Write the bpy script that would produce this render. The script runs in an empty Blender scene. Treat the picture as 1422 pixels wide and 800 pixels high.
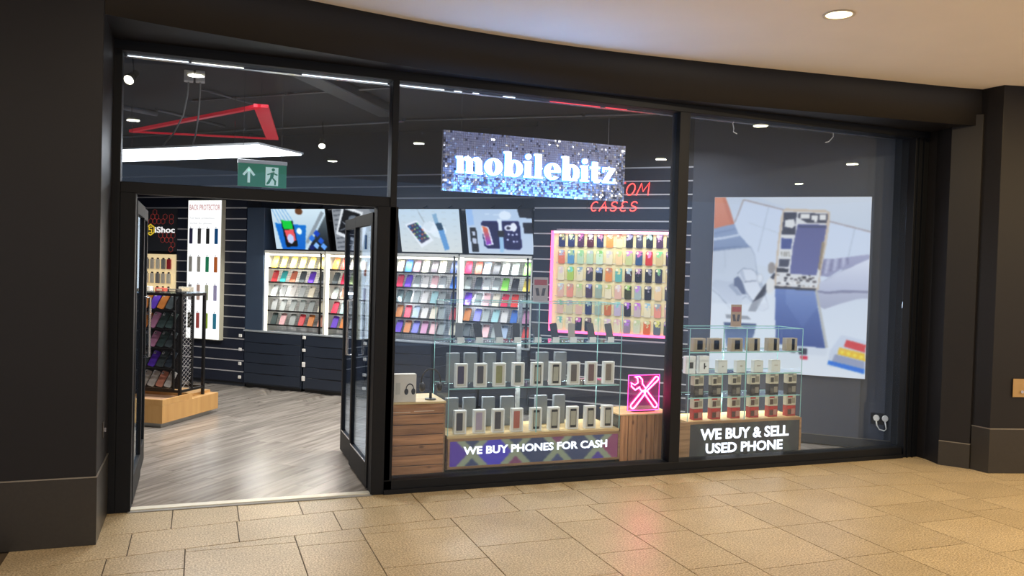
import bpy, bmesh, math, random
import numpy as np
from mathutils import Vector, Matrix
random.seed(7)
C = bpy.context.scene.collection
SC = bpy.context.scene

# ---------------------------------------------------------------- camera
def make_camera():
    f, yaw, pit, roll, D, h = 1140.8, .36341, -.023518, .029351, 6.003, 1.7
    cy, sy = math.cos(yaw), math.sin(yaw)
    Fw = Vector((sy*math.cos(pit), cy*math.cos(pit), math.sin(pit)))
    R = Vector((cy, -sy, 0)); U = R.cross(Fw)
    R2 = R*math.cos(roll)+U*math.sin(roll); U2 = -R*math.sin(roll)+U*math.cos(roll)
    cd = bpy.data.cameras.new('camera'); cd.sensor_width = 36; cd.lens = f*36/1422
    cd.clip_start = .05; cd.clip_end = 200
    o = bpy.data.objects.new('camera', cd); C.objects.link(o)
    M = Matrix((( R2.x, U2.x, -Fw.x), (R2.y, U2.y, -Fw.y), (R2.z, U2.z, -Fw.z))).to_4x4()
    M.translation = Vector((0, -D, h)); o.matrix_world = M
    SC.camera = o
make_camera()

# ---------------------------------------------------------------- world, lights, exposure
w = bpy.data.worlds.new('mall_ambience'); SC.world = w; w.use_nodes = True
bg = w.node_tree.nodes['Background']; bg.inputs[0].default_value = (.84, .88, 1.0, 1); bg.inputs[1].default_value = .86
SC.view_settings.view_transform = 'Standard'; SC.view_settings.look = 'None'
SC.cycles.transparent_max_bounces = 32; SC.view_settings.exposure = 0.0; SC.view_settings.gamma = 1; SC.view_settings.use_curve_mapping = False

def area_light(name, loc, size, power, color, rot=(0,0,0), size_y=None, spread=math.pi, shape=None):
    l = bpy.data.lights.new(name, 'AREA'); l.energy = power; l.color = color; l.size = size; l.spread = spread
    if size_y: l.shape = 'RECTANGLE'; l.size_y = size_y
    if shape: l.shape = shape
    o = bpy.data.objects.new(name, l); C.objects.link(o); o.location = loc; o.rotation_euler = rot
    return o

ZC = 3.45      # mall ceiling
ZS = 3.42      # shop ceiling
# mall downlights: (x, y, power, colour)
MALL_DL = [(3.93,-1.62,38,(1,.84,.62)), (-.82,-5.4,40,(1,.80,.55)), (2.86,-5.35,45,(1,.84,.6)), (6.53,-4.9,85,(1,.72,.36)),
           (2.06,-8.1,45,(1,.84,.6)), (9.2,-3.8,100,(1,.70,.32)), (10.38,-6.4,80,(1,.72,.38)), (-2.6,-2.6,12,(1,.72,.42)), (6.02,-1.86,34,(1,.68,.28)), (-.07,-2.31,12,(1,.80,.55))]
SHOP_FILL = [(.2,1.35,32), (1.5,1.35,34), (2.8,1.2,34), (4.2,.95,26), (-1.9,4.6,30)]  # added fill lights for the shop, hidden behind the window head

# ---------------------------------------------------------------- materials
def lin(c):
    if isinstance(c, str): c = tuple(int(c[i:i+2],16) for i in (0,2,4))
    return tuple(((v/255)/12.92 if v/255 <= .04045 else ((v/255+.055)/1.055)**2.4) for v in c)
MATS = {}
def mat(name, col, rough=.5, metal=0., spec=.5, em=None, es=0., noise=0., nscale=20., bump=0., bscale=200., objcol=False, stretch=None):
    if name in MATS: return MATS[name]
    m = bpy.data.materials.new(name); m.use_nodes = True; nt = m.node_tree; N = nt.nodes; L = nt.links
    b = N['Principled BSDF']; c = lin(col)
    b.inputs['Roughness'].default_value = rough; b.inputs['Metallic'].default_value = metal
    b.inputs['Specular IOR Level'].default_value = spec
    b.inputs['Base Color'].default_value = (*c,1)
    tc = N.new('ShaderNodeTexCoord')
    src = None
    if objcol:
        oi = N.new('ShaderNodeObjectInfo'); src = oi.outputs['Color']; L.new(src, b.inputs['Base Color'])
    if noise:
        mp = N.new('ShaderNodeMapping'); L.new(tc.outputs['Object'], mp.inputs[0])
        if stretch: mp.inputs['Scale'].default_value = stretch
        n = N.new('ShaderNodeTexNoise'); n.inputs['Scale'].default_value = nscale; n.inputs['Detail'].default_value = 5
        L.new(mp.outputs[0], n.inputs['Vector'])
        mr = N.new('ShaderNodeMapRange'); L.new(n.outputs['Fac'], mr.inputs[0])
        mr.inputs[1].default_value = .3; mr.inputs[2].default_value = .7
        mr.inputs[3].default_value = 1-noise; mr.inputs[4].default_value = 1+noise
        vm = N.new('ShaderNodeVectorMath'); vm.operation = 'SCALE'; L.new(mr.outputs[0], vm.inputs['Scale'])
        if src: L.new(src, vm.inputs[0])
        else: vm.inputs[0].default_value = c
        L.new(vm.outputs[0], b.inputs['Base Color'])
    if bump:
        n2 = N.new('ShaderNodeTexNoise'); n2.inputs['Scale'].default_value = bscale; L.new(tc.outputs['Object'], n2.inputs['Vector'])
        bp = N.new('ShaderNodeBump'); bp.inputs['Strength'].default_value = bump; bp.inputs['Distance'].default_value = .002
        L.new(n2.outputs['Fac'], bp.inputs['Height']); L.new(bp.outputs[0], b.inputs['Normal'])
    if em is not None:
        b.inputs['Emission Color'].default_value = (*lin(em),1); b.inputs['Emission Strength'].default_value = es
    MATS[name] = m; return m
def vc_mat(name, emit=0., rough=.4):
    """print kept in a colour attribute; emit > 0 for back-lit displays"""
    if name in MATS: return MATS[name]
    m = bpy.data.materials.new(name); m.use_nodes = True; N = m.node_tree.nodes; L = m.node_tree.links
    b = N['Principled BSDF']; a = N.new('ShaderNodeAttribute'); a.attribute_name = 'print'
    b.inputs['Roughness'].default_value = rough
    if emit:
        b.inputs['Base Color'].default_value = (.02,.02,.02,1)
        L.new(a.outputs['Color'], b.inputs['Emission Color']); b.inputs['Emission Strength'].default_value = emit
    else: L.new(a.outputs['Color'], b.inputs['Base Color'])
    MATS[name] = m; return m
def glass_mat(name, tint, haze=.0, refl=1.0, f0=.028, gr=.96):
    if name in MATS: return MATS[name]
    m = bpy.data.materials.new(name); m.use_nodes = True; N = m.node_tree.nodes; L = m.node_tree.links
    N.remove(N['Principled BSDF']); out = N['Material Output']
    t = N.new('ShaderNodeBsdfTransparent'); t.inputs[0].default_value = (*tint,1)
    g = N.new('ShaderNodeBsdfGlossy'); g.inputs['Roughness'].default_value = 0.0; g.inputs[0].default_value = (refl*.72,refl*.86,refl,1)
    lw = N.new('ShaderNodeLayerWeight'); lw.inputs[0].default_value = .5
    pw = N.new('ShaderNodeMath'); pw.operation = 'POWER'; L.new(lw.outputs['Facing'], pw.inputs[0]); pw.inputs[1].default_value = 5
    fr = N.new('ShaderNodeMath'); fr.operation = 'MULTIPLY_ADD'; L.new(pw.outputs[0], fr.inputs[0]); fr.inputs[1].default_value = gr; fr.inputs[2].default_value = f0
    mx = N.new('ShaderNodeMixShader'); L.new(fr.outputs[0], mx.inputs[0]); L.new(t.outputs[0], mx.inputs[1]); L.new(g.outputs[0], mx.inputs[2])
    last = mx
    if haze:
        d = N.new('ShaderNodeBsdfDiffuse'); d.inputs[0].default_value = (.45,.62,1,1)  # bluish veil of lens glare, put into the glass as diffuse colour
        m2 = N.new('ShaderNodeMixShader'); m2.inputs[0].default_value = haze
        L.new(mx.outputs[0], m2.inputs[1]); L.new(d.outputs[0], m2.inputs[2]); last = m2
    L.new(last.outputs[0], out.inputs['Surface']); MATS[name] = m; return m

def wood_mat(name, c1, c2, scale=6, rough=.5, axis=0, knots=True):
    if name in MATS: return MATS[name]
    m = bpy.data.materials.new(name); m.use_nodes = True; N = m.node_tree.nodes; L = m.node_tree.links
    b = N['Principled BSDF']; b.inputs['Roughness'].default_value = rough
    tc = N.new('ShaderNodeTexCoord'); oi = N.new('ShaderNodeObjectInfo')
    ad = N.new('ShaderNodeVectorMath'); ad.operation = 'ADD'; L.new(tc.outputs['Object'], ad.inputs[0])
    sc = N.new('ShaderNodeVectorMath'); sc.operation = 'SCALE'; sc.inputs[0].default_value = (7,13,11); L.new(oi.outputs['Random'], sc.inputs['Scale'])
    L.new(sc.outputs[0], ad.inputs[1])
    mp = N.new('ShaderNodeMapping'); L.new(ad.outputs[0], mp.inputs[0])
    s = [scale*8]*3; s[axis] = scale*.55; mp.inputs['Scale'].default_value = s
    n = N.new('ShaderNodeTexNoise'); n.inputs['Scale'].default_value = 1; n.inputs['Detail'].default_value = 6; L.new(mp.outputs[0], n.inputs['Vector'])
    cr = N.new('ShaderNodeValToRGB'); L.new(n.outputs['Fac'], cr.inputs[0])
    cr.color_ramp.elements[0].position = .32; cr.color_ramp.elements[1].position = .68
    cr.color_ramp.elements[0].color = (*lin(c2),1); cr.color_ramp.elements[1].color = (*lin(c1),1)
    hs = N.new('ShaderNodeHueSaturation'); L.new(cr.outputs[0], hs.inputs['Color'])
    mr = N.new('ShaderNodeMapRange'); L.new(oi.outputs['Random'], mr.inputs[0]); mr.inputs[3].default_value = .82; mr.inputs[4].default_value = 1.15
    L.new(mr.outputs[0], hs.inputs['Value']); col = hs.outputs[0]
    if knots:
        v = N.new('ShaderNodeTexVoronoi'); v.inputs['Scale'].default_value = 1
        mp2 = N.new('ShaderNodeMapping'); L.new(ad.outputs[0], mp2.inputs[0]); s2 = [9,9,9]; s2[axis] = 4.5; mp2.inputs['Scale'].default_value = s2
        L.new(mp2.outputs[0], v.inputs['Vector'])
        k = N.new('ShaderNodeMapRange'); L.new(v.outputs['Distance'], k.inputs[0]); k.inputs[1].default_value = .05; k.inputs[2].default_value = .13; k.inputs[3].default_value = .75; k.inputs[4].default_value = 0
        mx = N.new('ShaderNodeMix'); mx.data_type = 'RGBA'; L.new(k.outputs[0], mx.inputs['Factor']); L.new(col, mx.inputs['A']); mx.inputs['B'].default_value = (*lin((70,42,25)),1)
        col = mx.outputs['Result']
    L.new(col, b.inputs['Base Color'])
    bp = N.new('ShaderNodeBump'); bp.inputs['Strength'].default_value = .25; bp.inputs['Distance'].default_value = .002
    L.new(n.outputs['Fac'], bp.inputs['Height']); L.new(bp.outputs[0], b.inputs['Normal'])
    MATS[name] = m; return m

def stone_mat():
    m = bpy.data.materials.new('paving_stone'); m.use_nodes = True; N = m.node_tree.nodes; L = m.node_tree.links
    b = N['Principled BSDF']; tc = N.new('ShaderNodeTexCoord'); oi = N.new('ShaderNodeObjectInfo')
    def noise(sc, det=4):
        n = N.new('ShaderNodeTexNoise'); n.inputs['Scale'].default_value = sc; n.inputs['Detail'].default_value = det
        n.inputs['Roughness'].default_value = .7
        L.new(tc.outputs['Object'], n.inputs['Vector']); return n
    n1 = noise(95, 6); n2 = noise(3, 3)
    cr = N.new('ShaderNodeValToRGB'); L.new(n1.outputs['Fac'], cr.inputs[0])
    e = cr.color_ramp.elements; e[0].position = .36; e[0].color = (*lin((96,78,52)),1); e[1].position = .64; e[1].color = (*lin((212,194,160)),1)
    mr = N.new('ShaderNodeMapRange'); L.new(oi.outputs['Random'], mr.inputs[0]); mr.inputs[3].default_value = .92; mr.inputs[4].default_value = 1.06
    mr2 = N.new('ShaderNodeMapRange'); L.new(n2.outputs['Fac'], mr2.inputs[0]); mr2.inputs[1].default_value = .3; mr2.inputs[2].default_value = .7; mr2.inputs[3].default_value = .9; mr2.inputs[4].default_value = 1.08
    mu = N.new('ShaderNodeMath'); mu.operation = 'MULTIPLY'; L.new(mr.outputs[0], mu.inputs[0]); L.new(mr2.outputs[0], mu.inputs[1])
    vm = N.new('ShaderNodeVectorMath'); vm.operation = 'SCALE'; L.new(cr.outputs[0], vm.inputs[0]); L.new(mu.outputs[0], vm.inputs['Scale'])
    L.new(vm.outputs[0], b.inputs['Base Color'])
    b.inputs['Roughness'].default_value = .33; b.inputs['Specular IOR Level'].default_value = .7
    bp = N.new('ShaderNodeBump'); bp.inputs['Strength'].default_value = .25; bp.inputs['Distance'].default_value = .003
    L.new(n1.outputs['Fac'], bp.inputs['Height']); L.new(bp.outputs[0], b.inputs['Normal'])
    return m
def mesh_back_mat():
    """white back plate with the fine diamond lattice of the wire baskets"""
    m = bpy.data.materials.new('lattice_plate'); m.use_nodes = True; N = m.node_tree.nodes; L = m.node_tree.links
    b = N['Principled BSDF']; b.inputs['Roughness'].default_value = .5
    tc = N.new('ShaderNodeTexCoord'); mp = N.new('ShaderNodeMapping'); mp.inputs['Rotation'].default_value = (0, math.radians(45), 0)
    L.new(tc.outputs['Object'], mp.inputs[0])
    ck = N.new('ShaderNodeTexChecker'); ck.inputs['Scale'].default_value = 62
    L.new(mp.outputs[0], ck.inputs['Vector'])
    ck.inputs[1].default_value = (*lin((245,245,242)),1); ck.inputs[2].default_value = (*lin((188,192,196)),1)
    L.new(ck.outputs['Color'], b.inputs['Base Color']); return m
def printed_case_mat():
    m = bpy.data.materials.new('printed_case'); m.use_nodes = True; N = m.node_tree.nodes; L = m.node_tree.links
    b = N['Principled BSDF']; b.inputs['Roughness'].default_value = .35
    tc = N.new('ShaderNodeTexCoord'); oi = N.new('ShaderNodeObjectInfo')
    sc = N.new('ShaderNodeVectorMath'); sc.operation = 'SCALE'; sc.inputs[0].default_value = (17,31,23); L.new(oi.outputs['Random'], sc.inputs['Scale'])
    ad = N.new('ShaderNodeVectorMath'); ad.operation = 'ADD'; L.new(tc.outputs['Object'], ad.inputs[0]); L.new(sc.outputs[0], ad.inputs[1])
    n = N.new('ShaderNodeTexNoise'); n.inputs['Scale'].default_value = 38; n.inputs['Detail'].default_value = 2; L.new(ad.outputs[0], n.inputs['Vector'])
    # motif: a blob round the middle of the case, broken up by noise
    mp = N.new('ShaderNodeMapping'); L.new(tc.outputs['Object'], mp.inputs[0]); mp.inputs['Scale'].default_value = (30, 0, 17); mp.inputs['Location'].default_value = (0,0,-1.15)
    ln = N.new('ShaderNodeVectorMath'); ln.operation = 'LENGTH'; L.new(mp.outputs[0], ln.inputs[0])
    sb = N.new('ShaderNodeMath'); sb.operation = 'MULTIPLY_ADD'; L.new(n.outputs['Fac'], sb.inputs[0]); sb.inputs[1].default_value = -3.2; L.new(ln.outputs['Value'], sb.inputs[2])
    k = N.new('ShaderNodeMapRange'); L.new(sb.outputs[0], k.inputs[0]); k.inputs[1].default_value = -.95; k.inputs[2].default_value = -.6; k.inputs[3].default_value = 1; k.inputs[4].default_value = 0
    wn = N.new('ShaderNodeTexWhiteNoise'); wn.noise_dimensions = '1D'; L.new(oi.outputs['Random'], wn.inputs['W'])
    hs = N.new('ShaderNodeMix'); hs.data_type = 'RGBA'; hs.inputs['Factor'].default_value = .4; L.new(wn.outputs['Color'], hs.inputs['A']); hs.inputs['B'].default_value = (.42,.38,.36,1)
    mx = N.new('ShaderNodeMix'); mx.data_type = 'RGBA'; L.new(k.outputs[0], mx.inputs['Factor']); L.new(oi.outputs['Color'], mx.inputs['A']); L.new(hs.outputs['Result'], mx.inputs['B'])
    L.new(mx.outputs['Result'], b.inputs['Base Color']); return m

FACADE = mat('facade_paint', (22,21,24), .5, spec=.3, noise=.06, nscale=3)
FRAME = mat('black_aluminium', (7,11,19), .55, spec=.25, noise=.05, nscale=5)
BASE_ST = mat('dark_stone_plinth', (40,37,33), .35, noise=.12, nscale=60)
EDGE = mat('steel_edge_trim', (150,145,135), .35, metal=.8, noise=.03)
CEIL_M = mat('ceiling_plaster', (240,234,228), .8, noise=.02, nscale=2)
SHOPCEIL = mat('dark_ceiling_paint', (38,40,48), .7, noise=.06, nscale=3)
DARK = mat('dark_wall_paint', (42,46,54), .45, noise=.05, nscale=4)
SLAT = mat('slat_laminate', (30,36,52), .4, noise=.05, nscale=6)
CHAN = mat('aluminium_channel', (205,205,208), .4, metal=.15, noise=.03)
CAB = mat('navy_cabinet_laminate', (38,46,60), .35, noise=.04, nscale=4)
CABTOP = mat('grey_worktop', (150,158,165), .3, noise=.03)
BLACKM = mat('black_metal', (22,22,24), .35, noise=.04)
WHITE = mat('white_plastic', (235,235,232), .4, noise=.01)
CHROME = mat('brushed_chrome', (200,200,205), .22, metal=1, noise=.03)
TILE = stone_mat()
GROUT = mat('paving_grout', (70,58,44), .8, noise=.1)
LATT = mesh_back_mat()
PCASE = printed_case_mat()
CASE = mat('phone_case_plastic', (200,200,200), .4, objcol=True, noise=.05, nscale=30)
CARDB = mat('carton_print', (200,200,200), .5, objcol=True, noise=.06, nscale=25)
LED = mat('led_and_reflection_strip', (255,248,225), .5, em=(255,246,220), es=4.0)  # bay lamps, and one painted reflection on the head rail
REFLW = mat('white_reflection_strip', (255,255,255), .5, em=(255,255,250), es=3.0)
PINK = mat('pink_neon', (255,120,160), .5, em=(255,70,120), es=3.2)
REDN = mat('red_neon', (255,90,80), .5, em=(255,62,54), es=5)
GLASS = glass_mat('shopfront_glass', (.90,.94,1.0), haze=.006)
CGLASS = glass_mat('cabinet_glass', (.975,.99,.985), f0=.015, gr=.6)
GEDGE = mat('green_glass_edge', (150,205,200), .15, noise=.03)
PINE = wood_mat('pine_board_across', (196,140,92), (140,92,54), 5, .5, 0)
PINEV = wood_mat('pine_board_upright', (196,140,92), (140,92,54), 5, .5, 2)
PINEL = wood_mat('pale_pine_deck', (232,205,150), (205,170,110), 5, .4, 0, knots=False)
OAK = wood_mat('oak_veneer', (200,158,100), (186,142,86), 1.6, .45, 2, knots=False)
VINYL = wood_mat('grey_wood_vinyl', (158,152,146), (118,112,107), 2.6, .24, 1, knots=False)
KRAFT = wood_mat('trim_wood', (165,130,92), (130,98,64), 6, .5, 0, knots=False)

# ---------------------------------------------------------------- mesh helpers
class MB:
    def __init__(s): s.v=[]; s.f=[]; s.m=[]
    def add(s, vs, fs, mi=0):
        b=len(s.v); s.v += [tuple(v) for v in vs]; s.f += [tuple(b+i for i in f) for f in fs]; s.m += [mi]*len(fs); return s
    def box(s, x0,x1,y0,y1,z0,z1, mi=0, M=None):
        vs=[Vector(p) for p in ((x0,y0,z0),(x1,y0,z0),(x1,y1,z0),(x0,y1,z0),(x0,y0,z1),(x1,y0,z1),(x1,y1,z1),(x0,y1,z1))]
        if M: vs=[M@v for v in vs]
        return s.add(vs, [(0,3,2,1),(4,5,6,7),(0,1,5,4),(1,2,6,5),(2,3,7,6),(3,0,4,7)], mi)
    def prism(s, pts, y0, y1, mi=0, M=None):
        """polygon in (x,z), counter-clockwise seen from -y, extruded in y"""
        n=len(pts); vs=[Vector((a,y0,b)) for a,b in pts]+[Vector((a,y1,b)) for a,b in pts]
        if M: vs=[M@v for v in vs]
        return s.add(vs, [tuple(range(n)), tuple(range(2*n-1,n-1,-1))]+[(i,i+n,(i+1)%n+n,(i+1)%n) for i in range(n)], mi)
    def zprism(s, pts, z0, z1, mi=0):
        n=len(pts); vs=[(a,b,z0) for a,b in pts]+[(a,b,z1) for a,b in pts]
        return s.add(vs, [tuple(range(n-1,-1,-1)), tuple(range(n,2*n))]+[(i,(i+1)%n,(i+1)%n+n,i+n) for i in range(n)], mi)
    def tube(s, pts, r, seg=6, mi=0, closed=False):
        pts=[Vector(p) for p in pts]; n=len(pts); rings=[]
        for i,p in enumerate(pts):
            a=pts[(i-1)%n] if (closed or i>0) else p; b=pts[(i+1)%n] if (closed or i<n-1) else p
            t=(b-a); t = t.normalized() if t.length>1e-9 else Vector((0,0,1))
            ref=Vector((0,0,1)) if abs(t.z)<.9 else Vector((0,1,0))
            e=t.cross(ref).normalized(); g=t.cross(e)
            rr = r[i] if isinstance(r,(list,tuple)) else r
            rings.append([p+e*math.cos(2*math.pi*k/seg)*rr+g*math.sin(2*math.pi*k/seg)*rr for k in range(seg)])
        vs=[v for R in rings for v in R]; fs=[]
        for i in range(n if closed else n-1):
            j=(i+1)%n
            for k in range(seg): fs.append((i*seg+k, j*seg+k, j*seg+(k+1)%seg, i*seg+(k+1)%seg))
        if not closed: fs += [tuple(range(seg-1,-1,-1)), tuple((n-1)*seg+k for k in range(seg))]
        return s.add(vs, fs, mi)
    def lathe(s, prof, seg=24, mi=0, c=(0,0,0)):
        vs=[]; fs=[]
        for r,z in prof:
            for k in range(seg): a=2*math.pi*k/seg; vs.append((c[0]+r*math.cos(a), c[1]+r*math.sin(a), c[2]+z))
        for i in range(len(prof)-1):
            for k in range(seg): fs.append((i*seg+k, i*seg+(k+1)%seg, (i+1)*seg+(k+1)%seg, (i+1)*seg+k))
        return s.add(vs, fs, mi)
    def build(s, name, mats, parent=None, bevel=0, smooth=False, loc=None):
        me=bpy.data.meshes.new(name); me.from_pydata(s.v, [], s.f)
        if not isinstance(mats,(list,tuple)): mats=[mats]
        for m in mats: me.materials.append(m)
        if len(mats)>1: me.polygons.foreach_set('material_index', s.m)
        bm=bmesh.new(); bm.from_mesh(me); bmesh.ops.recalc_face_normals(bm, faces=bm.faces)
        if bevel:
            es=[e for e in bm.edges if len(e.link_faces)==2 and e.calc_face_angle(0)>.6]
            bmesh.ops.bevel(bm, geom=es, offset=bevel, segments=1, affect='EDGES', profile=.5)
        bm.to_mesh(me); bm.free()
        if smooth:
            me.polygons.foreach_set('use_smooth', [True]*len(me.polygons))
        o=bpy.data.objects.new(name, me); C.objects.link(o)
        if parent: o.parent=parent
        if loc: o.location=loc
        return o
def box(name, x0,x1,y0,y1,z0,z1, m, parent=None, bevel=0):
    return MB().box(x0,x1,y0,y1,z0,z1).build(name, m, parent, bevel)
def thing(name, label, cat, loc=(0,0,0), rz=0, group=None):
    o=bpy.data.objects.new(name, None); o.empty_display_size=.05; C.objects.link(o); o.location=loc; o.rotation_euler=(0,0,rz)
    return tag(o, label, cat, group)
def tag(o, label, cat, group=None):
    o['label']=label; o['category']=cat
    if group: o['group']=group
    return o
def struct(o, label=None):
    o['kind']='structure'
    if label: o['label']=label
    return o
def cp(o, parent=None, loc=None, rot=None, color=None):
    c=o.copy(); C.objects.link(c)
    if parent is not None: c.parent=parent
    if loc is not None: c.location=loc
    if rot is not None: c.rotation_euler=rot
    if color is not None: c.color=color
    return c
def rrect(w,h,r,n=3):
    pts=[]
    for cx,cz,a0 in ((w/2-r,-h/2+r,-90),(w/2-r,h/2-r,0),(-w/2+r,h/2-r,90),(-w/2+r,-h/2+r,180)):
        for k in range(n+1):
            a=math.radians(a0+90*k/n); pts.append((cx+r*math.cos(a), cz+r*math.sin(a)))
    return pts
def circ(cx,cz,rx,rz,n=16):
    return [(cx+rx*math.cos(2*math.pi*k/n), cz+rz*math.sin(2*math.pi*k/n)) for k in range(n)]
ORD=['leftmost','second from left','third from left','fourth from left','fifth from left','sixth from left','seventh from left','eighth from left','ninth from left','tenth from left','eleventh from left','rightmost']
ROW=['top','second','third','fourth','fifth','bottom']

# flat prints, painted as colour attributes on a fine grid (display graphics)
class Paint:
    def __init__(s,w,h,bg):
        s.w,s.h=w,h; s.a=np.zeros((h,w,3)); s.a[:]=np.array(bg,float)
        s.X,s.Y=np.meshgrid((np.arange(w)+.5)/w,(np.arange(h)+.5)/h)     # y down, 0..1
    def mask(s,pts):
        m=np.zeros((s.h,s.w),bool); n=len(pts)
        for i in range(n):
            x1,y1=pts[i]; x2,y2=pts[(i+1)%n]
            c=((y1>s.Y)!=(y2>s.Y)); 
            with np.errstate(divide='ignore',invalid='ignore'):
                xi=(x2-x1)*(s.Y-y1)/((y2-y1) if y2!=y1 else 1e-9)+x1
            m^= c&(s.X<xi)
        return m
    def poly(s,pts,c,c2=None,al=1.):
        m=s.mask(pts)
        if c2 is not None:
            ys=[p[1] for p in pts]; t=np.clip((s.Y-min(ys))/(max(ys)-min(ys)),0,1)[...,None]
            col=np.array(c,float)*(1-t)+np.array(c2,float)*t
        else: col=np.broadcast_to(np.array(c,float),s.a.shape)
        s.a[m]=s.a[m]*(1-al)+col[m]*al; return s
    def ell(s,cx,cy,rx,ry,c,al=1.):
        m=((s.X-cx)/rx)**2+((s.Y-cy)/ry)**2<1; s.a[m]=s.a[m]*(1-al)+np.array(c,float)*al; return s
    def line(s,x1,y1,x2,y2,wd,c,al=1.):
        d=np.array([x2-x1,(y2-y1)]); L=np.hypot(*d); n=np.array([-d[1],d[0]])/L*wd/2
        return s.poly([(x1+n[0],y1+n[1]),(x2+n[0],y2+n[1]),(x2-n[0],y2-n[1]),(x1-n[0],y1-n[1])],c,al=al)
    def blur(s,k=1):
        for _ in range(k):
            p=np.pad(s.a,((1,1),(1,1),(0,0)),'edge'); s.a=(p[1:-1,1:-1]*4+p[:-2,1:-1]*2+p[2:,1:-1]*2+p[1:-1,:-2]*2+p[1:-1,2:]*2+p[:-2,:-2]+p[2:,2:]+p[:-2,2:]+p[2:,:-2])/16
        return s
    def build(s,name,corners,m,parent=None):
        """corners TL,TR,BL,BR as 3D points"""
        TL,TR,BL,BR=[np.array(c,float) for c in corners]; w,h=s.w,s.h
        U,V=np.meshgrid(np.linspace(0,1,w+1),np.linspace(0,1,h+1))
        P=(TL*(1-U)[...,None]+TR*U[...,None])*(1-V)[...,None]+(BL*(1-U)[...,None]+BR*U[...,None])*V[...,None]
        idx=np.arange((w+1)*(h+1)).reshape(h+1,w+1)
        F=np.stack([idx[1:,:-1],idx[1:,1:],idx[:-1,1:],idx[:-1,:-1]],-1).reshape(-1,4)
        me=bpy.data.meshes.new(name); me.from_pydata(P.reshape(-1,3).tolist(),[],F.tolist()); me.materials.append(m)
        c=s.a.reshape(-1,3)/255.; l=np.where(c<=.04045,c/12.92,((np.clip(c,0,2)+.055)/1.055)**2.4)
        at=me.color_attributes.new('print','FLOAT_COLOR','CORNER')
        l4=np.concatenate([l,np.ones((len(l),1))],1); at.data.foreach_set('color',np.repeat(l4,4,0).ravel())
        o=bpy.data.objects.new(name,me); C.objects.link(o)
        if parent: o.parent=parent
        return o

def text_mesh(name, s, width, height, m, parent, loc, depth=.004, bold=.012, mats=None):
    cu=bpy.data.curves.new(name,'FONT'); cu.body=s; cu.size=1; cu.extrude=.5; cu.offset=bold; cu.resolution_u=3
    t=bpy.data.objects.new(name,cu); C.objects.link(t)
    bpy.context.view_layer.update()
    me=bpy.data.meshes.new_from_object(t.evaluated_get(bpy.context.evaluated_depsgraph_get()))
    C.objects.unlink(t); bpy.data.objects.remove(t); bpy.data.curves.remove(cu)
    co=np.array([v.co[:] for v in me.vertices]); mn=co.min(0); mx=co.max(0)
    sx=width/(mx[0]-mn[0]); sy=height/(mx[1]-mn[1])
    new=np.stack([(co[:,0]-mn[0])*sx, -(co[:,2]/(mx[2]-mn[2]))*depth, (co[:,1]-mn[1])*sy],1)
    me.vertices.foreach_set('co',new.ravel()); me.update(); me.name=name
    me.materials.clear(); me.materials.append(m)
    o=bpy.data.objects.new(name,me); C.objects.link(o); o.parent=parent; o.location=loc
    return o

# frame of the long diagonal back wall: local x runs along it (screen left to right), local -y comes out into the shop
AW = math.atan2(-.6729,.7397)
OW = Vector((.569,5.618,0)); UW=Vector((.7397,-.6729,0)); NW=Vector((-.6729,-.7397,0))
def WP(s,n=0,z=0): return OW+UW*s+NW*n+Vector((0,0,z))

# ================================================================ SETTING: mall
# curve of the bulkhead in plan
CV=[(-3.4,-1.5),(-1.4,-.95),(-.53,-.60),(-.2,-.5),(.7,-.33),(1.35,-.21),(1.8,-.15),(2.5,-.11),(3.1,-.12),(3.7,-.17),(4.3,-.22),(5.0,-.3),(5.7,-.38),(6.4,-.45),(6.62,-.5)]
def interp(tab,x):
    for (a,b),(c,d) in zip(tab,tab[1:]):
        if x<=c or (c,d)==tab[-1]: return b+(d-b)*(x-a)/(c-a)
def smooth_curve(tab,x):
    return sum(interp(tab,x+d)*wt for d,wt in ((-.3,.15),(-.15,.2),(0,.3),(.15,.2),(.3,.15)))
xs=[-.55+i*(6.62+.55)/48 for i in range(49)]
front=[(x,smooth_curve(CV,x)) for x in xs]
ZB=3.12
mb=MB(); n=len(front)
vs=[(x,y,ZB) for x,y in front]+[(x,y,ZC) for x,y in front]+[(x,.12,ZB) for x,y in front]+[(x,.12,ZC) for x,y in front]
fs=[]
for i in range(n-1):
    fs += [(i,i+1,n+i+1,n+i),(2*n+i,2*n+i+1,i+1,i),(3*n+i,3*n+i+1,2*n+i+1,2*n+i)]
mb.add(vs,fs); o=mb.build('wall_front',FACADE,smooth=False); struct(o,'dark curved bulkhead above the shopfront')
me=o.data
for p_ in me.polygons: p_.use_smooth = abs(p_.normal.z)<.5
# mall ceiling (slab above z=ZC, everything in front of the shop)
struct(box('ceiling',-9,14,-11,1.0,ZC,ZC+.1,CEIL_M),'cream plaster mall ceiling')
# left column and right piers
def column(x0,x1,y0,y1,zb,name,sock=True):
    r=struct(box(name,x0,x1,y0,y1,0,ZC,FACADE,bevel=.004))
    box('plinth_panel',x0-.006,x1+.006,y0-.006,y1+.0,.0,zb,BASE_ST,r,.002)
    box('edge_strip',x0-.008,x1+.008,y0-.008,y1,zb,zb+.007,EDGE,r)
    return r
column(-4.0,-.549,-.65,.3,.40,'wall_left')
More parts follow.
